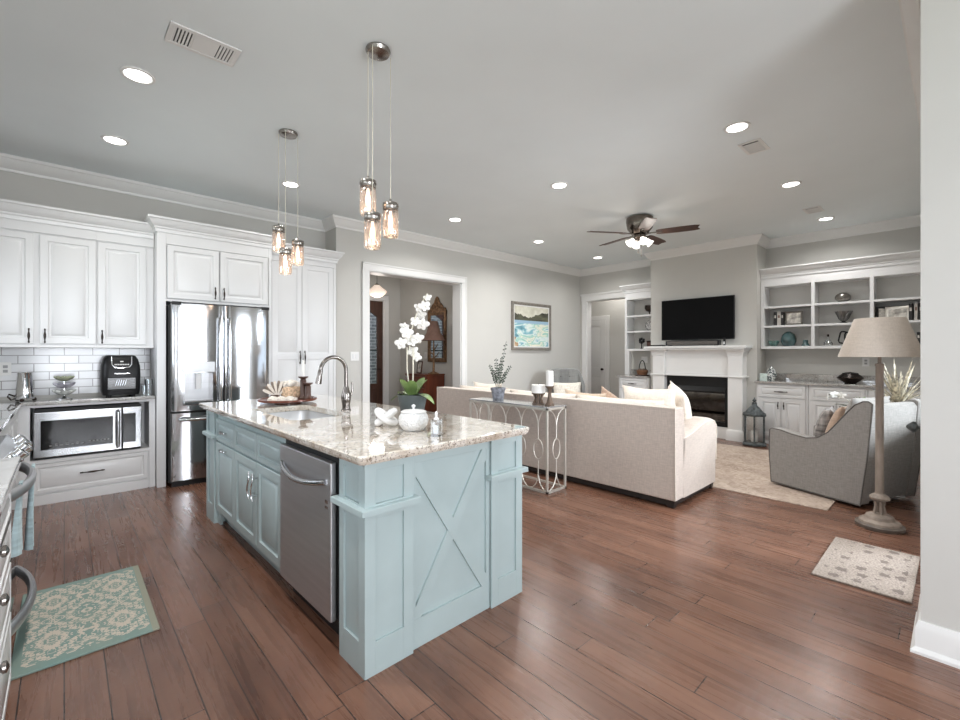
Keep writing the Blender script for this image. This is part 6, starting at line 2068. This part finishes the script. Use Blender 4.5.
for k in range(4):
    az = (YAW - PI / 2) + math.radians(-90 + 90 * k)
    d = Vector((math.cos(az), math.sin(az), 0))
    p0 = FC + d * 0.06 + Vector((0, 0, CEIL - 0.275))
    ax = (d * 0.75 + Vector((0, 0, -0.66))).normalized()
    a_ = build('lamp_arm', MB().tube([p0 - d * 0.02, p0 + ax * 0.03], 0.016, 10), m_fan, t)
    s_ = build('glass_shade', MB().lathe(p0 + ax * 0.025, [(0.020, 0), (0.028, 0.015), (0.036, 0.05), (0.046, 0.08), (0.050, 0.088), (0.045, 0.086), (0.002, 0.072)], 22, ax), m_fanshade, t)
    s_.parent = a_
    pd = bpy.data.lights.new('fan_lamp', 'POINT')
    pd.energy, pd.color, pd.shadow_soft_size = 1.2, (1, 0.93, 0.85), 0.05
    po = bpy.data.objects.new('fan_lamp', pd)
    po.location = p0 + ax * 0.19
    COL.objects.link(po)
for dx, ln in ((0.02, 0.20), (-0.02, 0.16)):
    ch = build('pull_chain', MB().tube([FC + RT * dx + Vector((0, 0, CEIL - 0.30)), FC + RT * dx + Vector((0, 0, CEIL - 0.30 - ln))], 0.0025, 6), m_nickel, t)
    en = build('chain_fob', MB().sell(FC + RT * dx + Vector((0, 0, CEIL - 0.30 - ln)), 0.007, 0.007, 0.012, 1, 1, 10, 6), m_nickel, t)
    en.parent = ch


# ---- pendant clusters of jar lights
def jar_cluster(label, cx, cy, jars):
    t = thing('pendant_cluster', label, 'pendant light', (cx, cy, CEIL), 0)
    c = Vector((cx, cy, 0))
    build('canopy', MB().lathe(c, [(0.070, CEIL), (0.072, CEIL - 0.008), (0.064, CEIL - 0.024), (0.03, CEIL - 0.034), (0.002, CEIL - 0.036)], 32), m_nickel, t)
    for du, df, zt in jars:
        p = c + RT * du + FW * df
        rr = 0.047
        cord = build('cord', MB().tube([p * 1.0 + Vector((0, 0, CEIL - 0.018)), p + Vector((0, 0, zt))], 0.0022, 6), m_stem, t)
        j = build('glass_jar', MB().lathe(p, [(0.040, zt - 0.05), (rr, zt - 0.062), (rr, zt - 0.195), (rr - 0.006, zt - 0.208), (0.010, zt - 0.21), (0.010, zt - 0.207), (rr - 0.009, zt - 0.204), (rr - 0.003, zt - 0.193), (rr - 0.003, zt - 0.063), (0.038, zt - 0.052)], 28), m_jar, t)
        lid = build('jar_lid', MB().lathe(p, [(0.044, zt - 0.052), (0.046, zt - 0.05), (0.046, zt - 0.03), (0.049, zt - 0.026), (0.046, zt - 0.022), (0.046, zt - 0.01), (0.030, zt - 0.002), (0.008, zt), (0.006, zt + 0.018), (0.002, zt + 0.02)], 28), m_nickel, t)
        lid.parent = j
        b = build('bulb', MB().lathe(p, [(0.008, zt - 0.055), (0.009, zt - 0.085), (0.015, zt - 0.105), (0.016, zt - 0.13), (0.011, zt - 0.148), (0.002, zt - 0.152)], 18), m_bulb, t)
        b.parent = j
        pd = bpy.data.lights.new('jar_lamp', 'POINT')
        pd.energy, pd.color, pd.shadow_soft_size = 0.2, (1, 0.82, 0.62), 0.02
        po = bpy.data.objects.new('jar_lamp', pd)
        po.location = p + Vector((0, 0, zt - 0.175))
        COL.objects.link(po)
    return t


jar_cluster('nearer nickel pendant of three jar lights above the island', 1.335, 2.301, [(-0.053, -0.02, 2.325), (0.064, 0.045, 2.215), (-0.015, -0.07, 2.120)])
jar_cluster('farther nickel pendant of three jar lights above the island', 1.311, 3.655, [(-0.068, -0.02, 2.335), (0.060, 0.04, 2.24), (0.004, -0.06, 2.150)])

# ================================================================== FOYER
t = thing('foyer_chest', 'small red mahogany chest in the foyer under the gilt mirror', 'chest', (4.77, 6.575, 0), 0)
X0, X1, YA, YB_ = 4.55, 4.985, 6.265, 6.885
build('body', MB().box(X0 + 0.01, X1, YA + 0.01, YB_ - 0.01, 0.10, 0.925), m_redwood, t, bevel=0.004)
build('top', MB().box(X0, X1, YA, YB_, 0.925, 0.955), m_redwood, t, bevel=0.006)
for dy in (YA + 0.03, YB_ - 0.08):
    for dx in (X0 + 0.02, X1 - 0.07):
        build('foot', MB().box(dx, dx + 0.05, dy, dy + 0.05, 0, 0.10), m_darkwood, t, bevel=0.004)
G = frame((X0 + 0.01, YB_ - 0.01, 0), (0, -1, 0), (0, 0, 1), (-1, 0, 0))
for b in (0.12, 0.33, 0.53, 0.73):
    d = build('drawer', MB().panel(G, 0.02, b, 0.56, 0.18, [(0, 0), (0, 0.012), (0.006, 0.016), (0.05, 0.016)]), m_redwood, t)
    k = build('knob', MB().sell(G(0.30, b + 0.09, 0.026), 0.012, 0.012, 0.012, 1, 1, 10, 6), m_gold, t)
    k.parent = d
t = thing('table_lamp', 'branch-shaped table lamp with a brown shade on the foyer chest', 'lamp', (4.76, 6.25 + 0.10, 0.955), 0)
lc = Vector((4.76, 6.30, 0.955))
t.location = lc
t.matrix_basis = Matrix.Translation(lc)
build('base', MB().lathe(lc, [(0.10, 0), (0.10, 0.012), (0.05, 0.035), (0.022, 0.05)], 22), m_gold, t)
mb = MB().tube([lc + Vector((0, 0, 0.04)), lc + Vector((0.01, 0.01, 0.25)), lc + Vector((0, 0, 0.62))], [0.022, 0.018, 0.012], 10)
build('stem', mb, m_gold, t)
for s, z in ((-1, 0.28), (1, 0.34), (-0.7, 0.42), (0.8, 0.22)):
    build('branch', MB().tube([lc + Vector((0, 0, z)), lc + Vector((0, 0.07 * s, z + 0.03)), lc + Vector((0.01, 0.15 * s, z + 0.11))], [0.012, 0.010, 0.005], 8), m_gold, t)
build('lamp_shade', MB().loft([[lc + Vector((rr * math.cos(2 * PI * i / 36), rr * math.sin(2 * PI * i / 36), z)) for i in range(36)] for rr, z in ((0.205, 0.59), (0.208, 0.59), (0.13, 0.72), (0.07, 0.93), (0.067, 0.93), (0.127, 0.72))], closed=True), m_darkshade, t, angle=50)
photo_frame('small dark picture frame on the foyer chest left of the lamp', 4.66, 6.60, 0.955, 0.19, 0.23, -0.12, -PI / 2 - 0.2, m_darkwood, m_photo)
t = thing('wall_mirror', 'gilt mirror with a carved crest on the foyer wall', 'mirror', (4.985, 6.497, 1.16), 0)
G = frame((4.997, 6.767, 1.16), (0, -1, 0), (0, 0, 1), (-1, 0, 0))
w, h = 0.54, 0.93
rings = [[G(i, i, d), G(w - i, i, d), G(w - i, h - i, d), G(i, h - i, d)] for i, d in ((0, 0), (0, 0.025), (0.03, 0.035), (0.07, 0.02), (0.075, 0.008))]
build('frame', MB().loft(rings, cap=False), m_gold, t)
build('glass', MB().fbox(G, 0.07, w - 0.07, 0.07, h - 0.07, 0.0, 0.009), m_mirror, t)
mb = MB()
crest = [(0.0, h - 0.01), (0.02, h + 0.05), (0.08, h + 0.06), (0.13, h + 0.12), (0.19, h + 0.16), (0.23, h + 0.24), (0.27, h + 0.27), (0.31, h + 0.24), (0.35, h + 0.16), (0.41, h + 0.12), (0.46, h + 0.06), (0.52, h + 0.05), (0.54, h - 0.01)]
mb.loft([[G(a, b, 0.002) for a, b in crest], [G(a, b, 0.022) for a, b in crest]])
for a, b, r_ in ((0.08, 0.03, 0.03), (0.46, 0.03, 0.03), (0.17, 0.09, 0.035), (0.37, 0.09, 0.035), (0.27, 0.17, 0.045), (0.27, 0.07, 0.05)):
    mb.tube([G(a + r_ * math.cos(x) * 0.8, h + b + r_ * math.sin(x), 0.024) for x in [2 * PI * k / 16 for k in range(16)]], 0.009, 8, closed=True)
build('crest', mb, m_gold, t)
wall_plate('light_switch', frame((5.0, 6.86, 1.28), (0, -1, 0), (0, 0, 1), (-1, 0, 0)), 'white switch plate on the foyer wall left of the mirror', 'switch', 'switch')

FP = Vector((4.04, 7.0, 0))
t = thing('foyer_pendant', 'opal bell-shaped pendant light hanging in the foyer', 'pendant light', (FP.x, FP.y, CEIL), 0)
build('canopy', MB().lathe(FP, [(0.06, CEIL), (0.06, CEIL - 0.015), (0.01, CEIL - 0.03)], 22), m_nickel, t)
build('rod', MB().tube([FP + Vector((0, 0, CEIL - 0.02)), FP + Vector((0, 0, 2.52))], 0.005, 8), m_nickel, t)
build('glass_shade', MB().lathe(FP, [(0.03, 2.53), (0.05, 2.515), (0.09, 2.475), (0.15, 2.435), (0.168, 2.41), (0.16, 2.385), (0.10, 2.335), (0.04, 2.31), (0.002, 2.308)], 30), m_foyerglass, t)
build('cap', MB().lathe(FP, [(0.036, 2.525), (0.03, 2.545), (0.008, 2.555)], 18), m_nickel, t)
pd = bpy.data.lights.new('foyer_lamp', 'POINT')
pd.energy, pd.color, pd.shadow_soft_size = 8, (1, 0.92, 0.84), 0.12
po = bpy.data.objects.new('foyer_lamp', pd)
po.location = (FP.x, FP.y, 2.2)
COL.objects.link(po)
pd = bpy.data.lights.new('hallway_fill_light', 'AREA')  # hidden ceiling light added to brighten the hallway, no fixture modelled
pd.shape, pd.size, pd.energy, pd.color = 'DISK', 0.3, 11, (1, 0.97, 0.93)
po = bpy.data.objects.new('hallway_fill_light', pd)
po.location = (8.58, 5.0, CEIL - 0.03)
COL.objects.link(po)
